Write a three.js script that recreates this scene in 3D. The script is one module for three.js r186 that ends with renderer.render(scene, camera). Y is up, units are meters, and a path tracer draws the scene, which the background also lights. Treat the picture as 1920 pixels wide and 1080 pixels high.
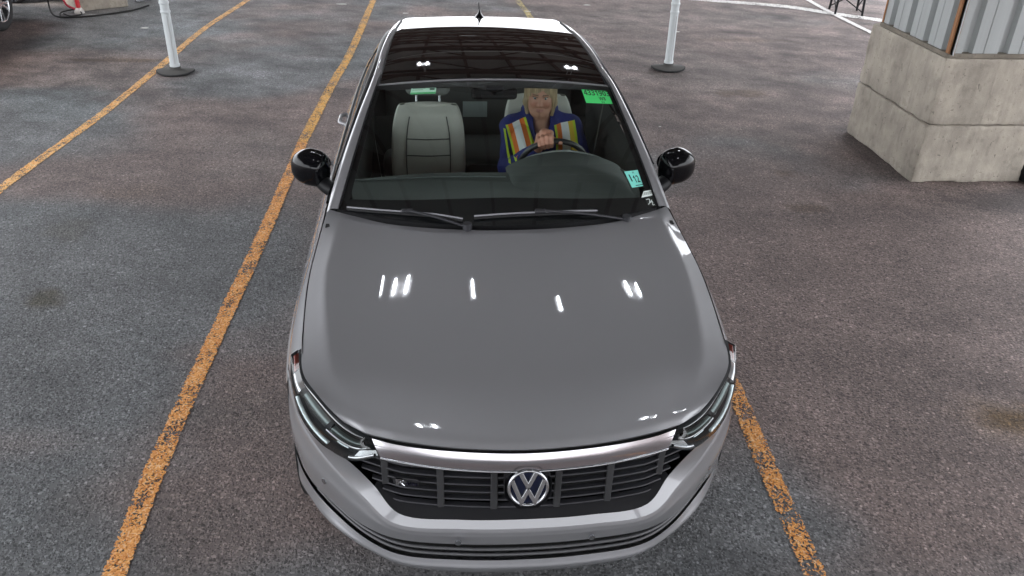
import * as THREE from 'three';
import { mergeGeometries } from 'three/addons/utils/BufferGeometryUtils.js';
import { RoundedBoxGeometry } from 'three/addons/geometries/RoundedBoxGeometry.js';
import { MarchingCubes } from 'three/addons/objects/MarchingCubes.js';
import { RectAreaLightUniformsLib } from 'three/addons/lights/RectAreaLightUniformsLib.js';
import { FontLoader } from 'three/addons/loaders/FontLoader.js';
import { TextGeometry } from 'three/addons/geometries/TextGeometry.js';

/* ---------- camera, sky, sun, exposure ---------- */
const scene = new THREE.Scene();
const camera = new THREE.PerspectiveCamera(38.336, 16 / 9, 0.05, 2000);
{
  const pit = 0.5225, yaw = 0.0939, roll = 0.03074;
  const fw = new THREE.Vector3(Math.sin(yaw) * Math.cos(pit), -Math.sin(pit), -Math.cos(yaw) * Math.cos(pit));
  const r = fw.clone().cross(new THREE.Vector3(0, 1, 0)).normalize(), u = r.clone().cross(fw);
  const up = u.clone().multiplyScalar(Math.cos(roll)).addScaledVector(r, -Math.sin(roll));
  camera.position.set(-0.2632, 2.5531, 2.0101);
  camera.up.copy(up);
  camera.lookAt(camera.position.clone().add(fw));
}
const renderer = new THREE.WebGLRenderer({ antialias: true });
renderer.toneMapping = THREE.LinearToneMapping;
renderer.toneMappingExposure = 5.0;
renderer.shadowMap.enabled = true;
RectAreaLightUniformsLib.init();

{ // overcast sky: even grey cloud with slow mottling, a little brighter overhead
  const w = 256, h = 128, d = new Float32Array(w * h * 4);
  for (let y = 0; y < h; y++) for (let x = 0; x < w; x++) {
    const el = (y + 0.5) / h * Math.PI - Math.PI / 2, az = (x + 0.5) / w * 2 * Math.PI, i = (y * w + x) * 4;
    const m = 1 + 0.05 * Math.sin(az * 3 + Math.sin(el * 7) * 2) + 0.04 * Math.sin(az * 7 - el * 9);
    const L = el > 0 ? (0.85 + 0.35 * Math.sin(el)) * m : 0.22;
    d[i] = L * 0.97; d[i + 1] = L * 1.0; d[i + 2] = L * 1.05; d[i + 3] = 1;
  }
  const t = new THREE.DataTexture(d, w, h, THREE.RGBAFormat, THREE.FloatType);
  t.mapping = THREE.EquirectangularReflectionMapping; t.magFilter = THREE.LinearFilter; t.needsUpdate = true;
  scene.background = t; scene.environment = t;
}
const sun = new THREE.DirectionalLight(0xfff4e6, 0.8);
sun.position.set(-12, 26, 14); sun.target.position.set(0, 0, -4);
sun.castShadow = true; sun.shadow.radius = 30;
Object.assign(sun.shadow.camera, { left: -20, right: 20, top: 20, bottom: -20, near: 1, far: 80 });
sun.shadow.mapSize.set(2048, 2048);
scene.add(sun, sun.target);

/* ---------- helpers ---------- */
function rng(seed) { let s = seed >>> 0; return () => { s = (s + 0x6d2b79f5) >>> 0; let t = Math.imul(s ^ (s >>> 15), 1 | s); t = (t + Math.imul(t ^ (t >>> 7), 61 | t)) ^ t; return ((t ^ (t >>> 14)) >>> 0) / 4294967296; }; }
const hash = (x, y, s = 0) => { let h = Math.imul(x | 0, 374761393) + Math.imul(y | 0, 668265263) + Math.imul(s, 982451653); h = Math.imul(h ^ (h >>> 13), 1274126177); return ((h ^ (h >>> 16)) >>> 0) / 4294967296; };
function vnoise(x, y, s = 0, per = 0) {
  const xi = Math.floor(x), yi = Math.floor(y), fx = x - xi, fy = y - yi, u = fx * fx * (3 - 2 * fx), v = fy * fy * (3 - 2 * fy);
  const w = (a) => per ? ((a % per) + per) % per : a;
  const a = hash(w(xi), w(yi), s), b = hash(w(xi + 1), w(yi), s), c = hash(w(xi), w(yi + 1), s), d = hash(w(xi + 1), w(yi + 1), s);
  return a + (b - a) * u + (c - a) * v + (a - b - c + d) * u * v;
}
function fbm(x, y, oct = 4, s = 0, per = 0) { let f = 0, a = 0.5, n = 0; for (let i = 0; i < oct; i++) { f += a * vnoise(x, y, s + i, per); n += a; x *= 2; y *= 2; per *= 2; a *= 0.5; } return f / n; }
const lerp = (a, b, t) => a + (b - a) * t, clamp = (x, a = 0, b = 1) => Math.min(b, Math.max(a, x));
const sstep = (a, b, x) => { const t = clamp((x - a) / (b - a)); return t * t * (3 - 2 * t); };
const table = (t, x) => { // [[x, y], ...] with x rising
  if (x <= t[0][0]) return t[0][1];
  for (let i = 1; i < t.length; i++) if (x <= t[i][0]) { const f = (x - t[i - 1][0]) / (t[i][0] - t[i - 1][0]); const p0 = t[Math.max(0, i - 2)], p1 = t[i - 1], p2 = t[i], p3 = t[Math.min(t.length - 1, i + 1)];
    const h = p2[0] - p1[0], m1 = (p2[1] - p0[1]) / Math.max(1e-6, p2[0] - p0[0]) * h, m2 = (p3[1] - p1[1]) / Math.max(1e-6, p3[0] - p1[0]) * h, f2 = f * f, f3 = f2 * f;
    return (2 * f3 - 3 * f2 + 1) * p1[1] + (f3 - 2 * f2 + f) * m1 + (-2 * f3 + 3 * f2) * p2[1] + (f3 - f2) * m2; }
  return t[t.length - 1][1];
};
const V = (x, y, z) => new THREE.Vector3(x, y, z), VA = (a) => new THREE.Vector3(a[0], a[1], a[2]);
function tex(w, h, fn, srgb = false, wrap = true) {
  const d = new Uint8Array(w * h * 4);
  for (let y = 0; y < h; y++) for (let x = 0; x < w; x++) { const c = fn(x, y), i = (y * w + x) * 4; d[i] = clamp(c[0]) * 255; d[i + 1] = clamp(c[1]) * 255; d[i + 2] = clamp(c[2]) * 255; d[i + 3] = 255; }
  const t = new THREE.DataTexture(d, w, h); t.magFilter = THREE.LinearFilter; t.minFilter = THREE.LinearMipmapLinearFilter; t.generateMipmaps = true;
  if (wrap) t.wrapS = t.wrapT = THREE.RepeatWrapping; if (srgb) t.colorSpace = THREE.SRGBColorSpace; t.needsUpdate = true; return t;
}
const lin = (r, g, b) => new THREE.Color().setRGB(r, g, b);
const std = (c, rough = 0.6, metal = 0, o = {}) => new THREE.MeshStandardMaterial({ color: Array.isArray(c) ? lin(...c) : c, roughness: rough, metalness: metal, ...o });
const phys = (c, rough = 0.5, metal = 0, o = {}) => new THREE.MeshPhysicalMaterial({ color: Array.isArray(c) ? lin(...c) : c, roughness: rough, metalness: metal, ...o });
const names = {};
const numbered = (n) => { names[n] = (names[n] ?? -1) + 1; return names[n] ? n + '_' + String(names[n]).padStart(3, '0') : n; };
function thing(name, label, category, pos = [0, 0, 0], group) {
  const o = new THREE.Group(); o.name = numbered(name); o.position.set(...pos); o.userData = { label, category }; if (group) o.userData.group = group; scene.add(o); return o;
}
// geometry given in world coordinates -> mesh under parent (shifted to the parent's own origin)
const originOf = (p) => { const o = V(0, 0, 0); while (p && p !== scene) { o.add(p.position); p = p.parent; } return o; };
function part(name, geos, m, parent, label) {
  geos = [].concat(geos); let g = geos.length > 1 ? mergeGeometries(geos.map(plain)) : geos[0];
  const o = originOf(parent); if (o.lengthSq()) { g = g.clone(); g.translate(-o.x, -o.y, -o.z); }
  const me = new THREE.Mesh(g, m); me.name = parent === scene ? numbered(name) : name; me.castShadow = me.receiveShadow = true; if (label) me.userData.label = label; parent.add(me); return me;
}
const plain = (g) => { g = g.index ? g.toNonIndexed() : g.clone(); for (const k of Object.keys(g.attributes)) if (!['position', 'normal', 'uv'].includes(k)) g.deleteAttribute(k); if (!g.attributes.uv) g.setAttribute('uv', new THREE.BufferAttribute(new Float32Array(g.attributes.position.count * 2), 2)); if (!g.attributes.normal) g.computeVertexNormals(); return g; };
function tag(o, label, category, group, kind) { o.userData.label = label; if (category) o.userData.category = category; if (group) o.userData.group = group; if (kind) o.userData.kind = kind; return o; }
// surface from a function (u, v in 0..1) -> [x, y, z]
function surf(fn, nu, nv, uvScale) {
  const p = [], uv = [], idx = [];
  for (let j = 0; j <= nv; j++) for (let i = 0; i <= nu; i++) { const q = fn(i / nu, j / nv); p.push(q[0], q[1], q[2]); uv.push(...(uvScale ? [i / nu * uvScale[0], j / nv * uvScale[1]] : [i / nu, j / nv])); }
  for (let j = 0; j < nv; j++) for (let i = 0; i < nu; i++) { const a = j * (nu + 1) + i, b = a + 1, c = a + nu + 1, d = c + 1; idx.push(a, b, d, a, d, c); }
  const g = new THREE.BufferGeometry(); g.setAttribute('position', new THREE.Float32BufferAttribute(p, 3)); g.setAttribute('uv', new THREE.Float32BufferAttribute(uv, 2)); g.setIndex(idx); g.computeVertexNormals(); return g;
}
const crv = (pts) => new THREE.CatmullRomCurve3(pts.map(VA), false, 'centripetal');
function patchFn(ctrl, linearV = false) {
  const rows = ctrl.map(crv); let lastU = -1, col = null;
  return (u, v) => {
    if (u !== lastU) { const pts = rows.map((r) => r.getPoint(u)); col = linearV || pts.length < 3 ? pts : new THREE.CatmullRomCurve3(pts, false, 'centripetal'); lastU = u; }
    if (Array.isArray(col)) { const t = v * (col.length - 1), i = Math.min(col.length - 2, Math.floor(t)); return col[i].clone().lerp(col[i + 1], t - i).toArray(); }
    return col.getPoint(v).toArray();
  };
}
function patch(ctrl, nu, nv, linearV) { // evaluated column by column
  const f = patchFn(ctrl, linearV), cols = [];
  for (let i = 0; i <= nu; i++) { const c = []; for (let j = 0; j <= nv; j++) c.push(f(i / nu, j / nv)); cols.push(c); }
  return surf((u, v) => cols[Math.round(u * nu)][Math.round(v * nv)], nu, nv);
}
const mir = (row) => [...row.slice(1).reverse().map((p) => [-p[0], p[1], p[2]]), ...row]; // half row (centre first) -> full row
function mirror(g) { g = g.clone(); g.scale(-1, 1, 1); if (g.index) { const a = g.index.array; for (let i = 0; i < a.length; i += 3) { const t = a[i]; a[i] = a[i + 1]; a[i + 1] = t; } } else { for (const k of Object.keys(g.attributes)) { const at = g.attributes[k], n = at.itemSize; for (let i = 0; i < at.count; i += 3) for (let c = 0; c < n; c++) { const t = at.array[i * n + c]; at.array[i * n + c] = at.array[(i + 1) * n + c]; at.array[(i + 1) * n + c] = t; } } } return g; }
function tube(pts, r, seg = 24, rad = 8, closed = false) { return new THREE.TubeGeometry(new THREE.CatmullRomCurve3(pts.map(VA), closed, 'centripetal'), seg, r, rad, closed); }
function strip(ptsA, ptsB, n = 40) { return patch([ptsA, ptsB], n, 1, true); }
function box(w, h, d, x, y, z, r = 0.006, seg = 2) { const g = r ? new RoundedBoxGeometry(w, h, d, seg, Math.min(r, w / 2.01, h / 2.01, d / 2.01)) : new THREE.BoxGeometry(w, h, d); g.translate(x, y, z); return g; }
function bar(a, b, w, h, r = 0) { const A = VA(a), B = VA(b), L = A.distanceTo(B), g = r ? new RoundedBoxGeometry(w, h, L, 2, r) : new THREE.BoxGeometry(w, h, L); const m = new THREE.Matrix4().lookAt(A, B, Math.abs(A.clone().sub(B).normalize().y) > 0.98 ? V(1, 0, 0) : V(0, 1, 0)); g.applyMatrix4(m); g.translate((a[0] + b[0]) / 2, (a[1] + b[1]) / 2, (a[2] + b[2]) / 2); return g; }
function rod(a, b, r, n = 10, r2 = r) { const A = VA(a), B = VA(b), g = new THREE.CylinderGeometry(r2, r, A.distanceTo(B), n); g.applyQuaternion(new THREE.Quaternion().setFromUnitVectors(V(0, 1, 0), B.clone().sub(A).normalize())); g.translate((a[0] + b[0]) / 2, (a[1] + b[1]) / 2, (a[2] + b[2]) / 2); return g; }
const cvs = (w, h, draw) => { const c = document.createElement('canvas'); c.width = w; c.height = h; draw(c.getContext('2d'), w, h); const t = new THREE.CanvasTexture(c); t.colorSpace = THREE.SRGBColorSpace; return t; };

/* ---------- textures and materials ---------- */
const grain = (() => { // asphalt: stones 3 to 10 mm in dark binder, 4 m tile
  const N = 2048, v = new Float32Array(N * N), b = new Float32Array(N * N), R = rng(11);
  for (let y = 0; y < N; y++) for (let x = 0; x < N; x++) { v[y * N + x] = 0.60 + 0.10 * (hash(x, y, 5) - 0.5) + 0.10 * (vnoise(x / 16, y / 16, 3, 128) - 0.5); b[y * N + x] = 0.35; }
  for (let k = 0; k < 190000; k++) {
    const cx = R() * N, cy = R() * N, r = 1.3 + R() * R() * 3.6, q = R(), val = q > 0.97 ? 1.2 + R() * 0.6 : q > 0.55 ? 0.75 + R() * 0.40 : 0.16 + R() * 0.38, hgt = 0.4 + R() * 0.6, e = 0.7 + R() * 0.6;
    for (let y = Math.floor(cy - r); y <= cy + r; y++) for (let x = Math.floor(cx - r); x <= cx + r; x++) { const dx = (x - cx) / e, dy = (y - cy) * e; if (dx * dx + dy * dy < r * r) { const i = (y & (N - 1)) * N + (x & (N - 1)); v[i] = lerp(v[i], val, 0.85); b[i] = hgt; } }
  }
  return { col: tex(N, N, (x, y) => { const c = v[y * N + x] * 0.55, w = hash(x >> 1, y >> 1, 9) * 0.05; return [c * (1 + w * 0.5), c, c * (1 - w * 0.3)]; }), bump: tex(N, N, (x, y) => { const c = b[y * N + x]; return [c, c, c]; }) };
})();
for (const t of [grain.col, grain.bump]) t.repeat.set(0.25, 0.25);
const asphaltM = std([1, 1, 1], 0.82, 0, { map: grain.col, bumpMap: grain.bump, bumpScale: 0.004, vertexColors: true });
const concTex = tex(1024, 1024, (x, y) => { const n = fbm(x / 90, y / 90, 5, 21), st = fbm(x / 26, y / 150, 4, 31), p = hash(x >> 1, y >> 1, 4), pit = vnoise(x / 13, y / 13, 44) > 0.93 ? 0.62 : 1; const big = fbm(x / 210, y / 210, 4, 25), spot = sstep(0.60, 0.74, fbm(x / 34, y / 46, 4, 37)); const l = (0.60 + 0.34 * (n - 0.5) + 0.20 * (st - 0.5) + 0.26 * (big - 0.5) + 0.10 * (p - 0.5)) * pit * (1 - 0.13 * spot); return [l * 1.02, l, l * 0.95]; });
const concBump = tex(1024, 1024, (x, y) => { const l = 0.6 * fbm(x / 30, y / 30, 4, 21) + 0.25 * hash(x, y, 8) - (vnoise(x / 13, y / 13, 44) > 0.93 ? 0.35 : 0); return [l, l, l]; });
const concreteM = std([0.60, 0.545, 0.48], 0.9, 0, { map: concTex, bumpMap: concBump, bumpScale: 0.006 });
const cladTex = tex(512, 1024, (x, y) => { const n = fbm(x / 60, y / 220, 4, 61), s = fbm(x / 9, y / 260, 3, 71); const l = 0.80 + 0.10 * (n - 0.5) + 0.10 * (s - 0.5) + 0.03 * (hash(x, y, 1) - 0.5); return [l * 0.97, l, l * 1.01]; });
const claddingM = std([0.46, 0.465, 0.455], 0.45, 0.0, { map: cladTex });
const rustTex = tex(256, 512, (x, y) => { const n = fbm(x / 20, y / 30, 5, 81); return [0.16 + 0.26 * n, 0.075 + 0.13 * n, 0.035 + 0.06 * n]; });
const rustM = std([1, 1, 1], 0.85, 0.0, { map: rustTex });
const flashM = std([0.30, 0.265, 0.22], 0.8, 0.0, { map: concTex });
const steelBrownM = std([0.10, 0.055, 0.045], 0.7);
const roofSheetM = std([0.47, 0.455, 0.425], 0.6, 0.0, { map: cladTex });
const paintM = phys([0.283, 0.282, 0.293], 0.52, 0.68, { clearcoat: 1, clearcoatRoughness: 0.02, ior: 1.5 });
const blackGlossM = phys([0.004, 0.004, 0.005], 0.04, 0, { specularIntensity: 0.55 });
const blackPlasticM = phys([0.008, 0.008, 0.009], 0.5, 0, { specularIntensity: 0.4 });
const trimBlackM = std([0.02, 0.02, 0.022], 0.35);
const gapM = std([0.004, 0.004, 0.004], 0.9);
const chromeM = std([0.72, 0.73, 0.75], 0.09, 1);
const satinM = std([0.50, 0.51, 0.53], 0.25, 1);
const glassM = phys([0.95, 0.995, 0.97], 0.0, 0, { transmission: 1, thickness: 0, ior: 1.6 });
const clearM = phys([0.96, 0.97, 0.98], 0.0, 0, { transmission: 1, thickness: 0, ior: 1.5 });
const darkGlassM = phys([0.10, 0.12, 0.11], 0.0, 0, { transmission: 1, thickness: 0, ior: 1.5 });
const roofGlassM = phys([0.006, 0.006, 0.006], 0.02, 0, { ior: 1.62 });
const rubberM = std([0.015, 0.015, 0.016], 0.8);
const seatTex = tex(512, 512, (x, y) => { const l = 0.86 + 0.1 * (fbm(x / 40, y / 40, 4, 91) - 0.5) + 0.06 * (hash(x, y, 2) - 0.5); return [l, l, l]; });
const seatM = std([0.74, 0.73, 0.67], 0.6, 0, { map: seatTex });
const seamM = std([0.10, 0.10, 0.095], 0.8);
/* dash */ const dashM = std([0.062, 0.074, 0.070], 0.6, 0, { map: seatTex });
const linerM = std([0.07, 0.07, 0.068], 0.9);
const carpetM = std([0.012, 0.012, 0.012], 0.95);
const alloyM = std([0.62, 0.63, 0.65], 0.25, 1);

/* ---------- ground ---------- */
{
  const axis = (a, b, step, far) => { const l = []; for (let x = a; x <= b + 1e-6; x += step) l.push(x); let s = step, lo = a, hi = b; while (hi < far) { s *= 1.5; lo -= s; hi += s; l.push(hi); l.unshift(lo); } return l; };
  const xs = axis(-7.2, 10, 0.07, 300), zs = axis(-14, 1.6, 0.07, 300), p = [], c = [], uv = [], idx = [];
  const blob = (x, z, cx, cz, rx, rz, s) => { const d = Math.hypot((x - cx) / rx, (z - cz) / rz) + (fbm(x * 7, z * 7, 4, s) - 0.5) * 0.9; return 1 - sstep(0.65, 1.05, d); };
  for (const z of zs) for (const x of xs) {
    p.push(x, 0, z); uv.push(x, z);
    // bluish grey lanes and pinkish brown worn ground with long, irregular streaks across the drive direction
    const warm = sstep(0.40, 0.62, fbm(x * 0.45 + 3, z * 0.7, 4, 101) + 0.16 * sstep(0.5, 2.2, x) - 0.10 * sstep(-1.2, -2.0, x) * sstep(-7, -4, z) + 0.05 * sstep(-4.5, -7, z));
    const streak = fbm(x * 1.5 + z * 0.5, z * 3.4 - x * 0.9, 5, 111), mott = fbm(x * 3.1, z * 3.1, 4, 121), fine = fbm(x * 9, z * 9, 3, 131), cold = sstep(0.52, 0.7, fbm(x * 0.8 - 5, z * 1.0, 4, 141));
    const far = sstep(-3, -7, z), pits = sstep(0.56, 0.70, fbm(x * 3.4 + z * 1.2, z * 5.6 - x * 1.4, 4, 151)) * far, worn = sstep(0.55, 0.72, fbm(x * 1.3, z * 1.6, 5, 161));
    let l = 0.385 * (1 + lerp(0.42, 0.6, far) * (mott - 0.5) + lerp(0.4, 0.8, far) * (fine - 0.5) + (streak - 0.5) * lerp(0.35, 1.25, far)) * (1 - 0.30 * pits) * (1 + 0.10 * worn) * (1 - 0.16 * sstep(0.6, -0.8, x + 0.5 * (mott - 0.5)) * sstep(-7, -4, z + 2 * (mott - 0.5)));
    let r = l * lerp(0.96, 1.23, warm), g = l * lerp(0.985, 0.95, warm), b = l * lerp(1.02, 0.885, warm);
    g *= 1 + 0.03 * cold; b *= 1 + 0.035 * cold; r *= 1 - 0.02 * cold;
    const st = Math.max(blob(x, z, -2.60, -2.37, 0.11, 0.15, 1), 0.40 * blob(x, z, -2.81, -3.3, 0.16, 0.2, 11), 0.35 * blob(x, z, -2.58, -3.93, 0.3, 0.16, 12), 0.3 * blob(x, z, 0.2, 0.3, 0.3, 0.2, 13));
    const rim = 0.30 * blob(x, z, 2.50, -0.98, 0.36, 0.21, 2);
    const ru = Math.max(blob(x, z, 2.56, -1.0, 0.27, 0.13, 2), 0.8 * blob(x, z, -3.9, -7.68, 0.62, 0.10, 3), 0.6 * blob(x, z, 2.91, -6.48, 0.30, 0.16, 4), 0.5 * blob(x, z, 2.57, -4.24, 0.12, 0.08, 5), 0.55 * blob(x, z, 2.48, -3.54, 0.16, 0.09, 14), 0.4 * blob(x, z, 3.75, -8.87, 0.7, 0.12, 8));
    r *= 1 + rim; g *= 1 + rim * 0.9; b *= 1 + rim * 0.6;
    const wet = Math.max(0.75 * blob(x, z, 4.25, -3.66, 0.65, 0.26, 6), 0.6 * blob(x, z, 3.52, -4.7, 0.16, 0.75, 7), 0.6 * blob(x, z, 0.80, -0.12, 0.28, 0.24, 9), 0.4 * blob(x, z, 2.9, -3.4, 0.9, 0.25, 10));
    r *= 1 - 0.42 * st; g *= 1 - 0.48 * st; b *= 1 - 0.62 * st;
    r *= 1 - 0.54 * ru; g *= 1 - 0.62 * ru; b *= 1 - 0.78 * ru;
    r *= 1 - 0.62 * wet; g *= 1 - 0.60 * wet; b *= 1 - 0.58 * wet;
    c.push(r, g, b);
  }
  const nx = xs.length;
  for (let j = 0; j < zs.length - 1; j++) for (let i = 0; i < nx - 1; i++) { const a = j * nx + i; idx.push(a, a + nx, a + nx + 1, a, a + nx + 1, a + 1); }
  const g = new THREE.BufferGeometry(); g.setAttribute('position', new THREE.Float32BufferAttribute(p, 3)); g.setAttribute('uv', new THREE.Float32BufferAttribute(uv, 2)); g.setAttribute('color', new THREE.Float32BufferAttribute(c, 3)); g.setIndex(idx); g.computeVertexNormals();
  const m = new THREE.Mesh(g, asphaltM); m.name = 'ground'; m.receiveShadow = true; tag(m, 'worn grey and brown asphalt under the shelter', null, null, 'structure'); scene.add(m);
}
// worn paint: alpha holes where stones show through
const wornAlpha = (seed, cover) => tex(128, 2048, (x, y) => { const e = Math.min(x, 127 - x) / 128, n = fbm(x / 22, y / 22, 3, seed), big = fbm(x / 70, y / 150, 3, seed + 9), sp = vnoise(x / 8.5, y / 8.5, seed + 20), s2 = vnoise(x / 5, y / 5, seed + 30), edge = e + (n - 0.5) * 0.20 + (sp - 0.5) * 0.16 > 0.045; const v = edge && cover + (big - 0.5) * 0.8 + (n - 0.5) * 0.5 + (sp - 0.5) * 0.75 + (s2 - 0.5) * 0.35 > 0.40 ? 1 : 0; return [v, v, v]; });
const paintCol = (seed, a, b) => tex(128, 1024, (x, y) => { const n = fbm(x / 16, y / 8, 4, seed), s = vnoise(x / 7, y / 3.5, seed + 3), p = vnoise(x / 9, y / 4.5, seed + 5), t = clamp(n * 0.9 + (s - 0.5) * 1.1), k = p > 0.74 ? 0.35 : p < 0.18 ? -0.25 : 0; return [0, 1, 2].map((c) => clamp(lerp(a[c], b[c], t) + (k > 0 ? (0.92 - lerp(a[c], b[c], t)) * k : k * 0.8))); }, true);
function lineStrip(pts, w, mat, name, label, y = 0.004) {
  const c = new THREE.CatmullRomCurve3(pts.map(([x, z]) => V(x, y, z)), false, 'centripetal'), L = c.getLength(), n = Math.ceil(L / 0.12), R = rng(pts.length * 77 + Math.round(w * 1000));
  const g = surf((u, v) => { const p = c.getPointAt(v), t = c.getTangentAt(v), ww = w * (1 + 0.10 * (fbm(v * L * 3, 1.5, 3, 7) - 0.5) * 2); const s = (u - 0.5) * ww; return [p.x + t.z * s, y, p.z - t.x * s]; }, 1, n, [1, L / 1.6]);
  const m = part(name, g, mat, scene); tag(m, label, null, null, 'structure'); return m;
}
const yA = [0.90, 0.66, 0.38], yB = [0.77, 0.48, 0.22];
const yellowM = (seed, cover, a = yA, b = yB) => std([1, 1, 1], 0.75, 0, { map: paintCol(seed, a, b), alphaMap: wornAlpha(seed, cover), alphaTest: 0.5 });
lineStrip([[-1.525, 1.4], [-1.53, -0.27], [-1.543, -0.95], [-1.525, -1.875], [-1.49, -3.19], [-1.475, -5.0]], 0.098, yellowM(301, 0.60), 'lane_line', 'orange yellow lane line left of the car, near half');
lineStrip([[-1.475, -5.004], [-1.40, -6.9], [-1.345, -7.8], [-1.27, -11.2], [-1.2, -15]], 0.10, yellowM(305, 0.54, [0.90, 0.66, 0.30], [0.80, 0.62, 0.36]), 'lane_line', 'faded yellow lane line left of the car, far half');
lineStrip([[-3.57, -3.2], [-3.56, -4.0], [-3.42, -5.75], [-3.355, -7.4], [-3.31, -9.2], [-3.12, -11.1], [-2.9, -14]], 0.095, yellowM(311, 0.55, [0.90, 0.62, 0.30], [0.84, 0.70, 0.48]), 'lane_line', 'worn yellow lane line further left, passing the left post');
lineStrip([[1.14, 1.4], [1.162, -0.12], [1.184, -0.73], [1.212, -1.235], [1.225, -2.4], [1.2, -4.6]], 0.098, yellowM(321, 0.46), 'lane_line', 'chipped orange lane line right of the car front');
lineStrip([[1.12, -7.0], [1.02, -10.2], [0.94, -11.36], [0.85, -14]], 0.095, yellowM(331, 0.40, [0.85, 0.75, 0.45], [0.8, 0.74, 0.55]), 'lane_line', 'nearly gone yellow lane line far behind the car roof');
const whiteLineM = (seed, cover) => std([0.9, 0.9, 0.9], 0.7, 0, { map: paintCol(seed, [0.93, 0.92, 0.9], [0.8, 0.78, 0.77]), alphaMap: wornAlpha(seed, cover), alphaTest: 0.5 });
lineStrip([[3.0, -11.9], [4.06, -11.5], [5.13, -11.1], [5.71, -10.6], [6.6, -9.9], [7.6, -9.0]], 0.24, whiteLineM(341, 0.66), 'white_line', 'wide white stripe crossing the far right ground');
lineStrip([[5.75, -12.3], [5.7, -10.66], [5.72, -9.5], [5.75, -8.2]], 0.10, whiteLineM(351, 0.76), 'white_line', 'thin white stripe running to the concrete column', 0.008);
// small scraps lying about
{ const R = rng(5), sc = [[1.79, -5.4, 0.022, 'tiny white scrap on the asphalt right of the driver side mirror'], [-4.06, -9.24, 0.10, 'pale flat scrap on the asphalt left of the left post'], [-1.72, -10.88, 0.13, 'pale flat scrap between the two yellow lines at the top'], [-0.76, -10.3, 0.07, 'small dark stained scrap left of the roof antenna'], [1.03, -10.5, 0.08, 'pale scrap on the faded line behind the roof'], [1.98, -11.02, 0.10, 'pale scrap at the top between antenna and right post'], [2.95, -9.3, 0.09, 'pale scrap just right of the right post']];
  sc.forEach(([x, z, s, label]) => { const pts = []; for (let k = 0; k < 9; k++) { const a = k / 9 * 6.283, r = s * (0.35 + R() * 0.35); pts.push(new THREE.Vector2(Math.cos(a) * r, Math.sin(a) * r * 0.4)); }
    const g = new THREE.ExtrudeGeometry(new THREE.Shape(pts), { depth: 0.005, bevelEnabled: false }); g.rotateX(-Math.PI / 2); g.translate(x, 0.001, z);
    const m = part('scrap', g, std([0.62, 0.61, 0.58], 0.85), scene); tag(m, label, 'litter'); }); }

/* ---------- concrete column with metal cladding, right ---------- */
function chamferBox(x0, x1, z0, z1, y0, y1, c, b = 0.008) {
  const s = new THREE.Shape([[x0 + c, -z0], [x1 - c, -z0], [x1, -z0 - c], [x1, -z1 + c], [x1 - c, -z1], [x0 + c, -z1], [x0, -z1 + c], [x0, -z0 - c]].map((a) => new THREE.Vector2(...a)));
  const g = new THREE.ExtrudeGeometry(s, { depth: y1 - y0 - 2 * b, bevelEnabled: true, bevelSize: b, bevelThickness: b, bevelOffset: -b, bevelSegments: 2 }); g.rotateX(-Math.PI / 2); g.translate(0, y0 + b, 0); return g;
}
function roughBlock(x0, x1, y0, y1, z0, z1, seed) {
  const h = [(x1 - x0) / 2, (y1 - y0) / 2, (z1 - z0) / 2], c = [(x0 + x1) / 2, (y0 + y1) / 2, (z0 + z1) / 2], g = new THREE.BoxGeometry(h[0] * 2, h[1] * 2, h[2] * 2, 44, 24, 56), p = g.attributes.position;
  for (let i = 0; i < p.count; i++) { const v = [p.getX(i), p.getY(i), p.getZ(i)], n = fbm(v[0] * 9 + v[1] * 7 + 20, v[2] * 9 + v[1] * 5 + 20, 4, seed), r = 0.010 + 0.022 * sstep(0.4, 0.75, n) + 0.012 * sstep(0.6, 0.9, vnoise(v[0] * 34 + v[1] * 30, v[2] * 34 + v[1] * 22, seed + 2));
    const q = v.map((a, k) => clamp(a, -h[k] + r, h[k] - r)), d = v.map((a, k) => a - q[k]), L = Math.hypot(...d) || 1, w = 0.004 * (fbm(v[0] * 5 + v[1] * 4, v[2] * 5 - v[1] * 3, 3, seed + 5) - 0.5); p.setXYZ(i, ...q.map((a, k) => c[k] + a + d[k] / L * (r + w))); }
  g.computeVertexNormals(); return g;
}
function wallUV(g, s = 0.75) { const p = g.attributes.position, n = g.attributes.normal, uv = new Float32Array(p.count * 2); for (let i = 0; i < p.count; i++) { const ax = Math.abs(n.getX(i)), ay = Math.abs(n.getY(i)), az = Math.abs(n.getZ(i)); if (ay > ax && ay > az) uv.set([p.getX(i) * s, p.getZ(i) * s], i * 2); else if (ax > az) uv.set([p.getZ(i) * s + 0.37, p.getY(i) * s], i * 2); else uv.set([p.getX(i) * s, p.getY(i) * s], i * 2); } g.setAttribute('uv', new THREE.BufferAttribute(uv, 2)); return g; }
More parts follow.
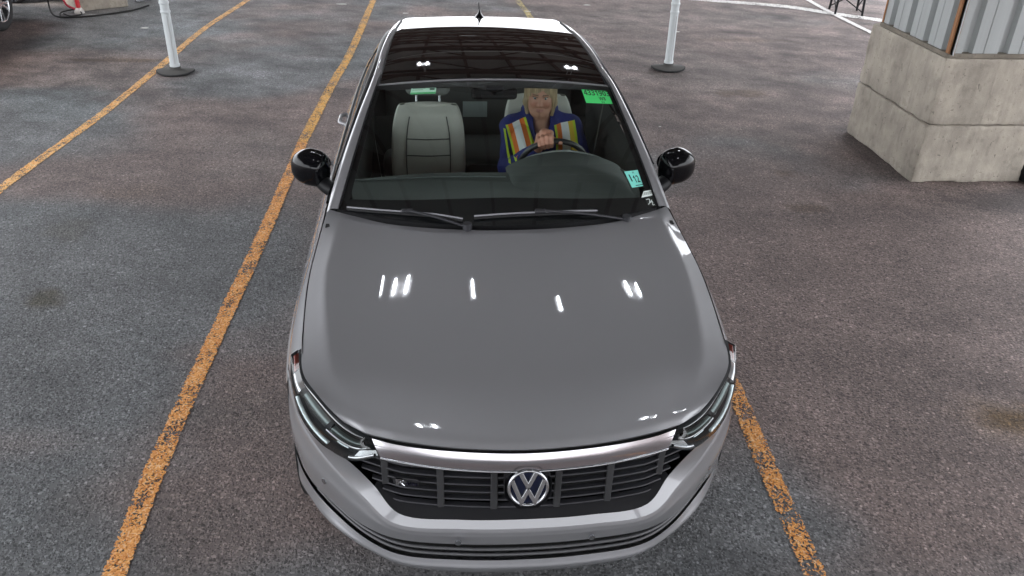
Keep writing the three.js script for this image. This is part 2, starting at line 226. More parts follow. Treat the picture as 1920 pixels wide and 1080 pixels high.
function ribbed(len, h, pitch = 0.285, rib = 0.072, dep = 0.045) { // trapezoid-ribbed sheet in the xy plane, ribs pressed inwards
  const pts = [[0, 0]]; let x = 0.10; while (x < len - 0.05) { pts.push([x, 0], [x + 0.010, -dep], [x + rib, -dep], [x + rib + 0.012, 0], [x + rib + 0.09, 0], [x + rib + 0.094, -0.006], [x + rib + 0.10, -0.006], [x + rib + 0.104, 0]); x += pitch; } pts.push([len, 0]);
  const P = [], I = [], U = []; for (let i = 0; i < pts.length - 1; i++) { const [a, za] = pts[i], [b, zb] = pts[i + 1], k = P.length / 3; P.push(a, 0, za, b, 0, zb, b, h, zb, a, h, za); U.push(a, 0, b, 0, b, h, a, h); I.push(k, k + 1, k + 2, k, k + 2, k + 3); }
  const g = new THREE.BufferGeometry(); g.setAttribute('position', new THREE.Float32BufferAttribute(P, 3)); g.setAttribute('uv', new THREE.Float32BufferAttribute(U.map((v, i) => i % 2 ? v * 0.25 : v), 2)); g.setIndex(I); g.computeVertexNormals(); return g;
}
const EAVE = 5.0;
function column(x0, x1, z0, z1, label, flip) {
  const t = thing('column', label, 'column', [(x0 + x1) / 2, 0, (z0 + z1) / 2]);
  part('concrete_block', wallUV(roughBlock(x0, x1, 0, 0.484, z0, z1, 3)), concreteM, t);
  part('concrete_block', wallUV(roughBlock(x0 + 0.004, x1 - 0.004, 0.489, 1.012, z0 + 0.004, z1 - 0.004, 7)), concreteM, t);
  part('joint', box(x1 - x0 - 0.07, 0.03, z1 - z0 - 0.07, (x0 + x1) / 2, 0.486, (z0 + z1) / 2, 0), gapM, t);
  part('flashing', chamferBox(x0 + 0.012, x1 - 0.012, z0 + 0.11, z1 - 0.012, 1.013, 1.045, 0.02, 0.004), flashM, t);
  const H = EAVE - 1.04, a = ribbed(z1 - z0 - 0.17, H), b = ribbed(x1 - x0 - 0.06, H), c = ribbed(z1 - z0 - 0.17, H), d = ribbed(x1 - x0 - 0.06, H);
  a.rotateY(-Math.PI / 2); a.translate(x0 + 0.03, 1.04, z0 + 0.14); part('cladding', a, claddingM, t);
  b.translate(x0 + 0.03, 1.04, z1 - 0.03); part('cladding', b, claddingM, t);
  c.rotateY(Math.PI / 2); c.translate(x1 - 0.03, 1.04, z1 - 0.03); part('cladding', c, claddingM, t);
  d.rotateY(Math.PI); d.translate(x1 - 0.03, 1.04, z0 + 0.14); part('cladding', d, claddingM, t);
  const L = (px, pz, sx, sz) => mergeGeometries([box(0.045, H, 0.006, px + sx * 0.0225, 1.04 + H / 2, pz, 0.002), box(0.006, H, 0.039, px, 1.04 + H / 2, pz + sz * 0.024, 0.002)].map(plain));
  part('corner_trim', L(x0 + 0.022, z1 - 0.022, 1, -1), rustM, t, 'rusty orange corner angle of the column');
  part('corner_trim', box(0.006, H, 0.022, x0 + 0.024, 1.04 + H / 2, z0 + 0.142, 0.002), rustM, t);
  return t;
}
column(3.555, 4.485, -5.262, -4.018, 'square concrete column base with ribbed metal cladding above, at right');
{ const s = thing('added_shade_block', 'added low dark block standing in for the shade beside the right concrete column', 'added block', [4.62, 0, -4.05]); part('block', chamferBox(4.515, 4.8, -4.3, -3.93, 0, 0.13, 0.03, 0.015), rubberM, s); part('stripe', chamferBox(4.6, 4.7, -4.29, -3.94, 0.131, 0.133, 0.005, 0.0005), std([0.3, 0.22, 0.05], 0.8), s); }  // made-up dark box, stands in for the shade at the column end

/* ---------- canopy over the lane ---------- */
const CX0 = -7.4, CX1 = 8.4, CZ0 = -24.5, CZ1 = 14.0, CXM = (CX0 + CX1) / 2;
{
  const t = thing('canopy', 'ribbed metal shelter roof on dark brown steel beams above the lane', 'canopy', [CXM, 0, -6.8]);
  const ridge = (x) => EAVE + 0.35 + 0.55 * (1 - Math.abs((x - CXM) / 7.9));
  for (const [a, b] of [[CX0, CXM], [CXM, CX1]]) { // ribbed sheet laid over purlins, two slopes
    const len = CZ1 - CZ0, s = ribbed(len, 1, 0.3, 0.06, 0.035), p = s.attributes.position;
    for (let i = 0; i < p.count; i++) { const zz = CZ0 + p.getX(i), f = p.getY(i), x = lerp(a, b, f); p.setXYZ(i, x, ridge(x) + 0.06 - p.getZ(i), zz); } s.computeVertexNormals(); part('roof_sheet', s, roofSheetM, t);
  }
  for (let x = CX0 + 0.15; x < CX1; x += 1.05) part('purlin', bar([x, ridge(x) - 0.06, CZ0], [x, ridge(x) - 0.06, CZ1], 0.07, 0.16), steelBrownM, t);
  for (let z = CZ0 + 0.4; z <= CZ1; z += 2.42) { // trusses
    const g = [bar([CX0, EAVE - 0.25, z], [CX1, EAVE - 0.25, z], 0.12, 0.16)];
    for (const [a, b] of [[CX0, CXM], [CXM, CX1]]) g.push(bar([a, ridge(a) - 0.2, z], [b, ridge(b) - 0.2, z], 0.12, 0.14));
    let k = 0; for (let x = CX0 + 0.1; x < CX1 - 1.3; x += 1.56, k++) g.push(k % 2 ? bar([x, ridge(x) - 0.2, z], [x + 1.56, EAVE - 0.25, z], 0.06, 0.06) : bar([x, EAVE - 0.25, z], [x + 1.56, ridge(x + 1.56) - 0.2, z], 0.06, 0.06));
    part('truss', g, steelBrownM, t);
  }
  for (const z of [CZ0 - 0.02, CZ1 + 0.02]) { const low = z > 0 ? 3.4 : EAVE - 0.3, g = new THREE.ExtrudeGeometry(new THREE.Shape([[CX0, low], [CX1, low], [CX1, ridge(CX1) + 0.05], [CXM, ridge(CXM) + 0.05], [CX0, ridge(CX0) + 0.05]].map((a) => new THREE.Vector2(...a))), { depth: 0.04, bevelEnabled: false }); g.translate(0, 0, z - 0.02); part('added_gable_sheet', wallUV(g), roofSheetM, t); }  // unseen front sheet hangs lower, shaped to cut sky light on the bumper
  for (const x of [CX0, CX1]) part('edge_beam', bar([x, EAVE - 0.1, CZ0], [x, EAVE - 0.1, CZ1], 0.16, 0.3), steelBrownM, t);
  for (const [x, z] of [[CX0, CZ1 - 0.2], [CX0, CZ0 + 0.4], [CX1, CZ0 + 0.4], [CX1, CZ1 - 0.2]]) part('post', bar([x, 0, z], [x, EAVE - 0.25, z], 0.2, 0.2, 0.01), steelBrownM, t);
}
// twin tube lamps under the trusses
const tubeGlowM = new THREE.MeshStandardMaterial({ color: 0xffffff, emissive: 0xf4f8ff, emissiveIntensity: 9, roughness: 0.4 });
const lampBodyM = std([0.7, 0.7, 0.7], 0.4);
const LAMPS = [[-0.74, -0.3], [1.78, -0.3], [-0.74, -4.93], [1.78, -4.83], [-0.76, -10.7], [2.05, -10.6]];
const where = ['left row, nearest the front edge', 'right row, nearest the front edge', 'left row, over the car cabin', 'right row, over the car cabin', 'left row, behind the car', 'right row, behind the car'];
LAMPS.forEach(([x, z], i) => {
  const y = 4.6, t = thing('tube_lamp', 'white twin tube lamp under the shelter roof, ' + where[i], 'lamp', [x, y, z], 'tube lamps under the shelter roof');
  part('lamp_housing', [box(0.26, 0.05, 0.56, x, y + 0.06, z, 0.01), rod([x, y + 0.08, z - 0.2], [x, EAVE + 0.5, z - 0.2], 0.008, 6), rod([x, y + 0.08, z + 0.2], [x, EAVE + 0.5, z + 0.2], 0.008, 6)], lampBodyM, t);
  for (const s of [-1, 1]) part('tube', rod([x + s * 0.075, y, z - 0.145], [x + s * 0.075, y, z + 0.145], 0.016, 12), tubeGlowM, t);
  for (const s of [-1, 1]) { const l = new THREE.RectAreaLight(0xf4f8ff, 20, 0.03, 0.29); l.position.set(s * 0.075, -0.03, 0); l.rotation.set(-Math.PI / 2, 0, 0); t.add(l); }
});
[[0.0, -4.72], [0.93, -4.36], [-1.0, -5.0]].forEach(([x, z], i) => {
  const y = 4.6, t = thing('strip_lamp', 'slim single tube lamp under the shelter roof, ' + ['middle of three', 'right of three', 'left of three'][i], 'lamp', [x, y, z], 'slim lamps under the shelter roof');
  part('lamp_housing', [box(0.07, 0.04, 0.5, x, y + 0.045, z, 0.01), rod([x, y + 0.06, z], [x, EAVE + 0.5, z], 0.008, 6)], lampBodyM, t);
  part('tube', rod([x, y, z - 0.18], [x, y, z + 0.18], 0.011, 12), tubeGlowM, t);
  const l = new THREE.RectAreaLight(0xf4f8ff, 9, 0.02, 0.36); l.position.set(0, -0.02, 0); l.rotation.set(-Math.PI / 2, 0, 0); t.add(l);
});

/* ---------- delineator posts ---------- */
function delineator(x, z, label) {
  const t = thing('post', label, 'post', [x, 0, z]);
  const lathe = (pts) => { const g = new THREE.LatheGeometry(pts.map((p) => new THREE.Vector2(...p)), 28); g.translate(x, 0, z); return g; };
  const b = new THREE.LatheGeometry([[0, 0.02], [0.18, 0.02], [0.195, 0.028], [0.19, 0.042], [0.12, 0.056], [0.062, 0.065], [0.058, 0.09], [0, 0.09]].map((p) => new THREE.Vector2(...p)), 32);
  const p = b.attributes.position; for (let i = 0; i < p.count; i++) { const X = p.getX(i), Z = p.getZ(i); p.setY(i, p.getY(i) - 0.018 + 0.9 * Math.max(0, Math.abs(X) - 0.06) ** 2); p.setZ(i, Z * 0.8); } b.computeVertexNormals(); b.translate(x, 0, z);
  part('base', b, std([0.075, 0.072, 0.068], 0.9), t, 'dusty grey rubber foot with black upturned edge');
  { const r = new THREE.TorusGeometry(0.192, 0.010, 8, 48); r.rotateX(Math.PI / 2); r.scale(1, 1, 0.8); const q = r.attributes.position; for (let i = 0; i < q.count; i++) q.setY(i, q.getY(i) + 0.012 + 0.9 * Math.max(0, Math.abs(q.getX(i)) - 0.06) ** 2); r.computeVertexNormals(); r.translate(x, 0, z); part('rim', r, rubberM, t); }
  const whiteP = std([0.74, 0.76, 0.76], 0.45, 0, { map: cladTex });
  part('tube', lathe([[0.052, 0.075], [0.054, 0.10], [0.047, 0.104], [0.045, 0.62], [0.045, 0.985], [0.04, 1.0], [0, 1.0]]), whiteP, t);
  for (const y of [0.63, 0.72]) part('collar', lathe([[0.0455, y], [0.051, y + 0.006], [0.051, y + 0.024], [0.0455, y + 0.03]]), whiteP, t);
  part('seam', box(0.008, 0.5, 0.006, x + 0.018, 0.36, z + 0.0415, 0.002), std([0.45, 0.46, 0.46], 0.6), t);
}
delineator(-3.115, -7.16, 'white delineator post on black rubber foot, left, beside the worn yellow line');
delineator(2.362, -7.415, 'white delineator post on black rubber foot, right of the car roof');

/* ---------- far left: block with red hose, cable, parked cars ---------- */
{
  const t = thing('concrete_block', 'beige concrete block at top left beside the red pipe', 'concrete block', [-4.95, 0, -10.6]);
  const g = wallUV(chamferBox(-0.33, 0.33, -0.75, 0, 0, 1.0, 0.02)); g.rotateY(0.62); g.translate(-4.935, 0, -10.38); part('block', g, concreteM, t);
  const c = chamferBox(-0.335, -0.32, -0.7, -0.02, 0.3, 0.32, 0.004, 0.002); c.rotateY(0.62); c.translate(-4.935, 0, -10.38); part('joint', c, gapM, t);
  const w = thing('white_panel', 'white board leaning beside the far concrete block', 'board', [-4.45, 0, -10.75]); const wg = box(0.26, 0.9, 0.03, 0, 0.45, 0, 0.006); wg.rotateY(0.9); wg.translate(-4.58, 0, -10.98); part('board', wg, std([0.8, 0.8, 0.78], 0.6), w); const wf = box(0.27, 0.03, 0.034, 0, 0.016, 0, 0.004); wf.rotateY(0.9); wf.translate(-4.58, 0.001, -10.98); part('rail', wf, satinM, w);
  const p = thing('red_pipe', 'red upright pipe on a grey foot beside the far concrete block', 'pipe', [-5.17, 0, -10.1]);
  part('pipe', rod([-5.17, 0.05, -10.1], [-5.2, 1.1, -10.14], 0.030, 14), std([0.55, 0.02, 0.03], 0.4), p);
  part('foot', new THREE.LatheGeometry([[0.065, 0], [0.06, 0.03], [0.036, 0.07], [0, 0.08]].map((a) => new THREE.Vector2(...a)), 20).translate(-5.17, 0, -10.1), std([0.55, 0.52, 0.5], 0.5), p);
  part('hanger', tube([[-5.40, 1.0, -10.2], [-5.38, 0.4, -10.18], [-5.34, 0.1, -10.14], [-5.2, 0.05, -10.1]], 0.014, 20, 8), std([0.5, 0.03, 0.06], 0.5), p);
  const k = part('cable', tube([[-5.56, 0.5, -10.2], [-5.56, 0.08, -10.12], [-5.48, 0.012, -9.98], [-5.28, 0.012, -9.78], [-4.95, 0.012, -9.86], [-4.65, 0.012, -10.1], [-4.5, 0.012, -10.3], [-4.4, 0.012, -10.6]], 0.011, 60, 8), rubberM, scene); tag(k, 'black cable curling on the asphalt by the red pipe', 'cable');
  const k2 = part('cable', tube([[-5.32, 0.012, -9.82], [-5.36, 0.03, -10.0], [-5.22, 0.04, -10.12], [-5.1, 0.012, -9.98], [-5.2, 0.012, -9.86], [-5.32, 0.02, -9.95]], 0.009, 50, 8), rubberM, scene); tag(k2, 'thin grey cable loop round the foot of the red pipe', 'cable');
}
function wheel(parent, x, y, z, side, R = 0.325, w = 0.215, yaw = 0) { // wheel with axle along x; side: +1 outer face towards +x
  const g = new THREE.Group(); g.name = 'wheel'; g.position.set(x - originOf(parent).x, y - originOf(parent).y, z - originOf(parent).z); parent.add(g);
  const add = (n, geo, m) => { geo.rotateZ(-Math.PI / 2); if (side < 0) geo.rotateY(Math.PI); if (yaw) geo.rotateY(yaw); const me = new THREE.Mesh(geo, m); me.name = n; me.castShadow = me.receiveShadow = true; g.add(me); };
  const h = w / 2;
  add('tyre', new THREE.LatheGeometry([[R * 0.68, -h], [R * 0.9, -h], [R * 0.985, -h * 0.8], [R, -h * 0.5], [R, h * 0.5], [R * 0.985, h * 0.8], [R * 0.9, h], [R * 0.70, h * 0.96], [R * 0.68, h * 0.8]].map((p) => new THREE.Vector2(...p)), 48), rubberM);
  const rim = [new THREE.LatheGeometry([[R * 0.69, h * 0.92], [R * 0.66, h * 0.96], [R * 0.63, h * 0.8], [R * 0.6, -h * 0.7]].map((p) => new THREE.Vector2(...p)), 48), new THREE.CylinderGeometry(R * 0.17, R * 0.2, 0.05, 24).translate(0, h * 0.7, 0)];
  for (let k = 0; k < 5; k++) for (const s of [-0.16, 0.16]) { const sp = new RoundedBoxGeometry(R * 0.53, 0.03, 0.032, 2, 0.008); sp.translate(R * 0.38, h * 0.72, 0); sp.rotateY(k / 5 * 6.283 + s); rim.push(sp); }
  add('rim', mergeGeometries(rim.map(plain)), alloyM);
  add('brake_disc', new THREE.CylinderGeometry(R * 0.45, R * 0.45, 0.02, 32).translate(0, 0, 0), std([0.12, 0.12, 0.12], 0.5, 0.8));
}
function parkedCar(name, label, x, z, yaw, color) { // plain saloon seen only at its lower corner
  const t = thing(name, label, 'car', [x, 0, z]); const o = new THREE.Group();
  const prof = (w, b) => { const s = new THREE.Shape(); s.moveTo(-2.3, 0.25); s.lineTo(-2.32, 0.62); s.quadraticCurveTo(-2.25, 0.82, -1.9, 0.86); s.lineTo(-1.15, 0.95); s.quadraticCurveTo(-0.6, 1.38, -0.2, 1.42); s.lineTo(0.75, 1.42); s.quadraticCurveTo(1.2, 1.38, 1.7, 1.0); s.lineTo(2.2, 0.96); s.quadraticCurveTo(2.34, 0.9, 2.33, 0.5); s.lineTo(2.28, 0.25); s.lineTo(1.77, 0.25); s.absarc(1.4, 0.33, 0.37, -0.2, Math.PI + 0.2, false); s.lineTo(-0.98, 0.25); s.absarc(-1.35, 0.33, 0.37, -0.2, Math.PI + 0.2, false); s.lineTo(-2.3, 0.25); const g = new THREE.ExtrudeGeometry(s, { depth: w - 2 * b, bevelEnabled: true, bevelSize: b, bevelThickness: b, bevelOffset: -b, bevelSegments: 4, curveSegments: 16 }); g.translate(0, 0, -(w - 2 * b) / 2); g.rotateY(Math.PI / 2); return g; };
  const cab = (w) => { const s = new THREE.Shape([[-1.0, 0.98], [-0.5, 1.33], [-0.15, 1.38], [0.7, 1.38], [1.1, 1.33], [1.5, 1.0]].map((a) => new THREE.Vector2(...a))); const g = new THREE.ExtrudeGeometry(s, { depth: w, bevelEnabled: false }); g.translate(0, 0, -w / 2); g.rotateY(Math.PI / 2); return g; };
  const put = (n, g, m) => { g.rotateY(yaw); const me = new THREE.Mesh(g, m); me.name = n; me.castShadow = me.receiveShadow = true; t.add(me); };
  put('body', prof(1.78, 0.07), phys(color, 0.3, 0.3, { clearcoat: 1, clearcoatRoughness: 0.03 })); put('side_windows', cab(1.79), darkGlassM);
  put('sill', box(1.70, 0.10, 2.0, 0, 0.22, 0, 0.02), blackPlasticM);
  for (const zz of [-1.4, 1.35]) for (const s of [-1, 1]) { const p = V(s * 0.80, 0.325, zz).applyAxisAngle(V(0, 1, 0), yaw); wheel(t, x + p.x, p.y, z + p.z, s, 0.325, 0.2, yaw); }
  return t;
}
parkedCar('parked_car', 'parked car at the left edge showing one silver alloy wheel', -6.56, -7.65, 0.0, [0.02, 0.022, 0.03]);
parkedCar('parked_car', 'black parked car at top left, only its shaded underside in view', -7.62, -11.55, Math.PI / 2, [0.012, 0.012, 0.015]);
{ // lattice stand top right
  const t = thing('lattice_stand', 'black steel lattice stand on the far asphalt beside the right column', 'stand', [5.95, 0, -10.7]);
  const c = [[5.72, -10.55], [6.1, -10.45], [6.2, -10.85], [5.8, -10.95]];
  for (let i = 0; i < 4; i++) { const a = c[i], b = c[(i + 1) % 4]; part('leg', rod([a[0], 0, a[1]], [a[0] * 0.7 + 5.95 * 0.3, 1.6, a[1] * 0.7 - 10.7 * 0.3], 0.018, 8), blackPlasticM, t); const g = []; for (let k = 0; k < 6; k++) { const y0 = 0.05 + k * 0.24, f = (p, y) => [lerp(p[0], 5.95, 0.3 * y / 1.6), y, lerp(p[1], -10.7, 0.3 * y / 1.6)]; g.push(rod(f(k % 2 ? a : b, y0), f(k % 2 ? b : a, y0 + 0.24), 0.009, 6)); } part('brace', g, blackPlasticM, t); }
}
/* ---------- the silver saloon ---------- */
const car = thing('silver_car', 'silver grey saloon car with black glass roof and round chrome grille emblem, driver inside', 'car', [0, 0, -2.35]);
// side shape
const xsT = [[-4.68, 0.60], [-4.5, 0.68], [-4.2, 0.745], [-3.6, 0.785], [-3.0, 0.80], [-2.0, 0.805], [-1.5, 0.797], [-1.36, 0.798], [-0.93, 0.806], [-0.6, 0.786], [-0.475, 0.773], [-0.375, 0.756]];
const ysT = [[-4.68, 0.95], [-4.0, 0.985], [-3.0, 0.975], [-2.0, 0.965], [-1.5, 0.955], [-1.36, 0.944], [-0.93, 0.907], [-0.6, 0.871], [-0.475, 0.857], [-0.375, 0.844]];
const WT = [[-4.68, 0.70], [-4.5, 0.79], [-4.2, 0.855], [-3.6, 0.893], [-3.0, 0.896], [-2.0, 0.895], [-1.3, 0.890], [-0.8, 0.883], [-0.58, 0.863], [-0.48, 0.846]];
const sideX = (z, y) => { const W = table(WT, z), xs = table(xsT, z), ys = table(ysT, z), t = (y - 0.62) / (ys - 0.62); return t > 0 ? W - (W - xs) * Math.pow(Math.min(t, 1), 2.3) + 0.006 * Math.exp(-(((y - ys + 0.15) / 0.018) ** 2)) : W - 0.24 * (0.62 - y) ** 2; };
const arch = (z) => { let b = 0.20; for (const zc of [-0.885, -3.57]) { const d = Math.abs(z - zc); if (d < 0.375) b = Math.max(b, 0.325 + Math.sqrt(0.375 * 0.375 - d * d)); } return b; };
const both = (name, g, m, parent = car, labels = []) => [part(name, g, m, parent, labels[0]), part(name, mirror(g), m, parent, labels[1])];
const sidePanel = (zA, zB, topInset = 0) => { // zA(y) front edge, zB(y) rear edge
  const n = 40, k = 26; return surf((u, v) => { const z0 = lerp(zA(0.5), zB(0.5), u), yT = table(ysT, z0) - topInset, yB = arch(z0), y = lerp(yT, yB, v), z = lerp(zA(y), zB(y), u); return [-sideX(z, y), y, z]; }, n, k);
};
const FZ = (y) => lerp(-0.555, -0.478, clamp((y - 0.4) / 0.45));
both('fender', sidePanel((y) => FZ(y), () => -1.516, 0.003), paintM);
{ const d = sidePanel(() => -1.522, () => -2.548), r = sidePanel(() => -2.554, () => -3.42);
  for (const [g, zh] of [[d, -2.36], [r, -3.22]]) for (const s of [0, 1]) { const o = part('door', s ? mirror(g) : g, paintM, car), k = s ? 1 : -1, x = k * (sideX(zh, 0.80) + 0.028);
    part('handle', [tube([[x - k * 0.03, 0.805, zh + 0.10], [x + k * 0.004, 0.806, zh + 0.07], [x + k * 0.008, 0.806, zh], [x + k * 0.004, 0.806, zh - 0.07], [x - k * 0.03, 0.805, zh - 0.10]], 0.013, 24, 8)], paintM, o); } }
both('quarter_panel', sidePanel(() => -3.426, () => -4.62), paintM);
both('sill_trim', surf((u, v) => { const z = lerp(-1.28, -3.18, u); return [-(sideX(z, 0.2) - 0.01 - v * 0.06), 0.215 - v * 0.06, z]; }, 20, 4), blackPlasticM);
// seat of gaps: dark body inside the panels
part('inner_body', [surf((u, v) => { const z = lerp(-1.56, -4.5, u); return [-(table(xsT, z) - 0.035), lerp(0.92, 0.25, v), z]; }, 20, 2), surf((u, v) => { const z = lerp(-1.56, -4.5, u); return [(table(xsT, z) - 0.035), lerp(0.92, 0.25, v), z]; }, 20, 2), box(1.5, 0.04, 3.9, 0, 0.22, -2.5, 0), box(1.56, 0.7, 0.03, 0, 0.60, -1.34, 0), box(1.30, 0.52, 1.0, 0, 0.48, -0.80, 0)], carpetM, car);
both('wheel_well', new THREE.CylinderGeometry(0.385, 0.385, 0.26, 32, 1, true, 0, Math.PI).rotateZ(Math.PI / 2).rotateX(Math.PI / 2).translate(-0.72, 0.325, -0.885), carpetM);
both('wheel_well', new THREE.CylinderGeometry(0.385, 0.385, 0.26, 32, 1, true, 0, Math.PI).rotateZ(Math.PI / 2).rotateX(Math.PI / 2).translate(-0.72, 0.325, -3.57), carpetM);
for (const z of [-0.885, -3.57]) for (const s of [-1, 1]) wheel(car, s * 0.725, 0.325, z, s);

// hood
const hoodHalf = [
  [[0, 0.757, -0.045], [0.25, 0.758, -0.066], [0.42, 0.762, -0.100], [0.53, 0.772, -0.134], [0.60, 0.790, -0.170]],
  [[0, 0.779, -0.066], [0.25, 0.780, -0.088], [0.425, 0.784, -0.122], [0.552, 0.798, -0.160], [0.65, 0.815, -0.213]],
  [[0, 0.805, -0.120], [0.25, 0.806, -0.140], [0.44, 0.808, -0.175], [0.58, 0.822, -0.220], [0.695, 0.833, -0.268]],
  [[0, 0.862, -0.310], [0.25, 0.862, -0.315], [0.475, 0.862, -0.330], [0.640, 0.866, -0.350], [0.757, 0.846, -0.380]],
  [[0, 0.909, -0.62], [0.25, 0.908, -0.62], [0.505, 0.905, -0.61], [0.690, 0.905, -0.60], [0.782, 0.872, -0.60]],
  [[0, 0.944, -0.92], [0.25, 0.943, -0.92], [0.53, 0.939, -0.93], [0.728, 0.937, -0.93], [0.801, 0.908, -0.93]],
  [[0, 0.967, -1.13], [0.25, 0.966, -1.14], [0.52, 0.961, -1.17], [0.722, 0.957, -1.21], [0.798, 0.930, -1.20]],
  [[0, 0.974, -1.222], [0.25, 0.973, -1.240], [0.50, 0.968, -1.300], [0.715, 0.966, -1.43], [0.790, 0.953, -1.505]],
];
const hoodCtrl = hoodHalf.map((h) => { // firm shoulder line near the outer edge
  const L = (a, b, t) => a.map((v, k) => lerp(v, b[k], t)), [c, a, b, r, e] = h; return mir([c, a, b.map((v, k) => v + (k === 1 ? 0.003 : 0)), L(b, r, 0.55), L(b, r, 0.93), L(r, e, 0.07), L(r, e, 0.5), e]); });
{
  const g = patch(hoodCtrl, 96, 96), lip = hoodCtrl[0], rear = hoodCtrl[hoodCtrl.length - 1];
  // sharpen the outer shoulder a little by a fold under the edges
  const down = (row, dy, dz, sx = 1) => row.map((p) => [p[0] * sx, p[1] + dy, p[2] + dz]);
  const eL = hoodCtrl.map((r) => r[0]), eR = hoodCtrl.map((r) => r[r.length - 1]);
  const h = part('hood', [g, strip(lip, down(lip, -0.016, -0.012), 60), strip(rear, down(rear, -0.02, 0.004), 40), strip(eL, down(eL, -0.018, 0, 0.985), 60), strip(eR, down(eR, -0.018, 0, 0.985), 60)], paintM, car);
}
// dark bed under the shut lines
part('shut_line_bed', [strip(mir([[0, 0.744, -0.062], [0.25, 0.745, -0.082], [0.42, 0.748, -0.118], [0.53, 0.758, -0.150], [0.60, 0.775, -0.188], [0.69, 0.812, -0.28], [0.755, 0.832, -0.39], [0.775, 0.842, -0.50]]), mir([[0, 0.730, -0.03], [0.25, 0.731, -0.053], [0.42, 0.735, -0.088], [0.53, 0.745, -0.118], [0.60, 0.763, -0.150], [0.69, 0.800, -0.248], [0.758, 0.822, -0.36], [0.778, 0.842, -0.45]]), 80),
  ...[-1, 1].map((s) => strip(Array.from({ length: 14 }, (_, i) => { const z = lerp(-0.38, -1.55, i / 13); return [s * (table(xsT, z) - 0.03), table(ysT, z) - 0.02, z]; }), Array.from({ length: 14 }, (_, i) => { const z = lerp(-0.38, -1.55, i / 13); return [s * (table(xsT, z) + 0.004), table(ysT, z) - 0.02, z]; }), 40))], gapM, car);

// front bumper
const R0 = [[0, 0.461, -0.030], [0.22, 0.461, -0.039], [0.432, 0.466, -0.075], [0.515, 0.540, -0.136], [0.60, 0.627, -0.168], [0.695, 0.652, -0.230], [0.768, 0.690, -0.320], [0.808, 0.740, -0.415], [0.824, 0.815, -0.480]];
const R1 = [[0, 0.432, -0.016], [0.22, 0.432, -0.025], [0.450, 0.436, -0.062], [0.552, 0.500, -0.127], [0.662, 0.570, -0.215], [0.728, 0.612, -0.286], [0.791, 0.660, -0.377], [0.824, 0.705, -0.470], [0.838, 0.765, -0.515]];
const R1b = R1.map((p, i) => [p[0] * 1.003, p[1] - 0.014, p[2] + 0.003]);
const R2 = [[0, 0.398, -0.013], [0.22, 0.398, -0.022], [0.46, 0.402, -0.062], [0.578, 0.440, -0.133], [0.692, 0.480, -0.232], [0.765, 0.505, -0.317], [0.818, 0.530, -0.405], [0.846, 0.555, -0.480], [0.857, 0.585, -0.532]];
const R3 = [[0, 0.352, -0.022], [0.22, 0.352, -0.032], [0.445, 0.352, -0.070], [0.565, 0.357, -0.137], [0.690, 0.365, -0.262], [0.757, 0.372, -0.335], [0.806, 0.395, -0.410], [0.838, 0.41, -0.485], [0.862, 0.41, -0.545]];
const R5 = [[0, 0.248, -0.046], [0.22, 0.248, -0.056], [0.44, 0.248, -0.094], [0.560, 0.252, -0.168], [0.692, 0.268, -0.298], [0.762, 0.300, -0.370], [0.812, 0.345, -0.432], [0.840, 0.375, -0.490], [0.862, 0.38, -0.548]];
const R6 = [[0, 0.214, -0.038], [0.22, 0.214, -0.047], [0.436, 0.214, -0.085], [0.56, 0.216, -0.160], [0.672, 0.219, -0.255], [0.742, 0.222, -0.335], [0.800, 0.228, -0.425], [0.838, 0.234, -0.490], [0.858, 0.236, -0.545]];
const R7 = R6.map((p) => [p[0] * 0.985, p[1] - 0.05, p[2] - 0.03]);
const R8 = R7.map((p) => [p[0] * 0.9, p[1] - 0.02, p[2] - 0.12]);
const mix2 = (A, B, t) => A.map((p, i) => p.map((c, k) => lerp(c, B[i][k], t)));
{
  const up = patch([mir(R0), mir(mix2(R0, R1, 0.5)), mir(R1)], 120, 8), roll = patch([mir(R1), mir(R1b), mir(mix2(R1b, R2, 0.5)), mir(R2), mir(R3)], 120, 18);
  const under = strip(mir(R3), mir(R3.map((p) => [p[0] * 0.985, p[1] - 0.004, p[2] - 0.035])), 120), lip = patch([mir(R5), mir(mix2(R5, R6, 0.5).map((p) => [p[0], p[1] + 0.001, p[2]])), mir(R6), mir(R7)], 120, 14), belly = strip(mir(R7), mir(R8), 120);
  const b = part('front_bumper', [up, roll, under, lip, belly], paintM, car);
  const slotBack = strip(mir(R3.map((p) => [p[0] * 0.965, p[1] + 0.01, p[2] - 0.045])), mir(R5.map((p) => [p[0] * 0.965, p[1] - 0.01, p[2] - 0.05])), 80);
  part('lower_intake', slotBack, gapM, b);
  for (const t of [0.36, 0.70]) { const A = mix2(R3, R5, t).map((p, i) => [p[0] * 0.985, p[1], p[2] - 0.006]).slice(0, 6); part('intake_rib', tube(mir(A), 0.006, 80, 8), std([0.09, 0.09, 0.095], 0.4), b); }
  // parking sensors
  for (const [x, y, z] of [[-0.23, 0.385, -0.012], [0.23, 0.385, -0.012], [-0.70, 0.47, -0.245], [0.70, 0.47, -0.245]]) { const g = new THREE.CylinderGeometry(0.011, 0.011, 0.008, 16); g.rotateX(Math.PI / 2); g.rotateY(x > 0.5 ? 0.75 : x < -0.5 ? -0.75 : 0); g.translate(x, y, z + 0.002); part('sensor', g, satinM, b); }
}
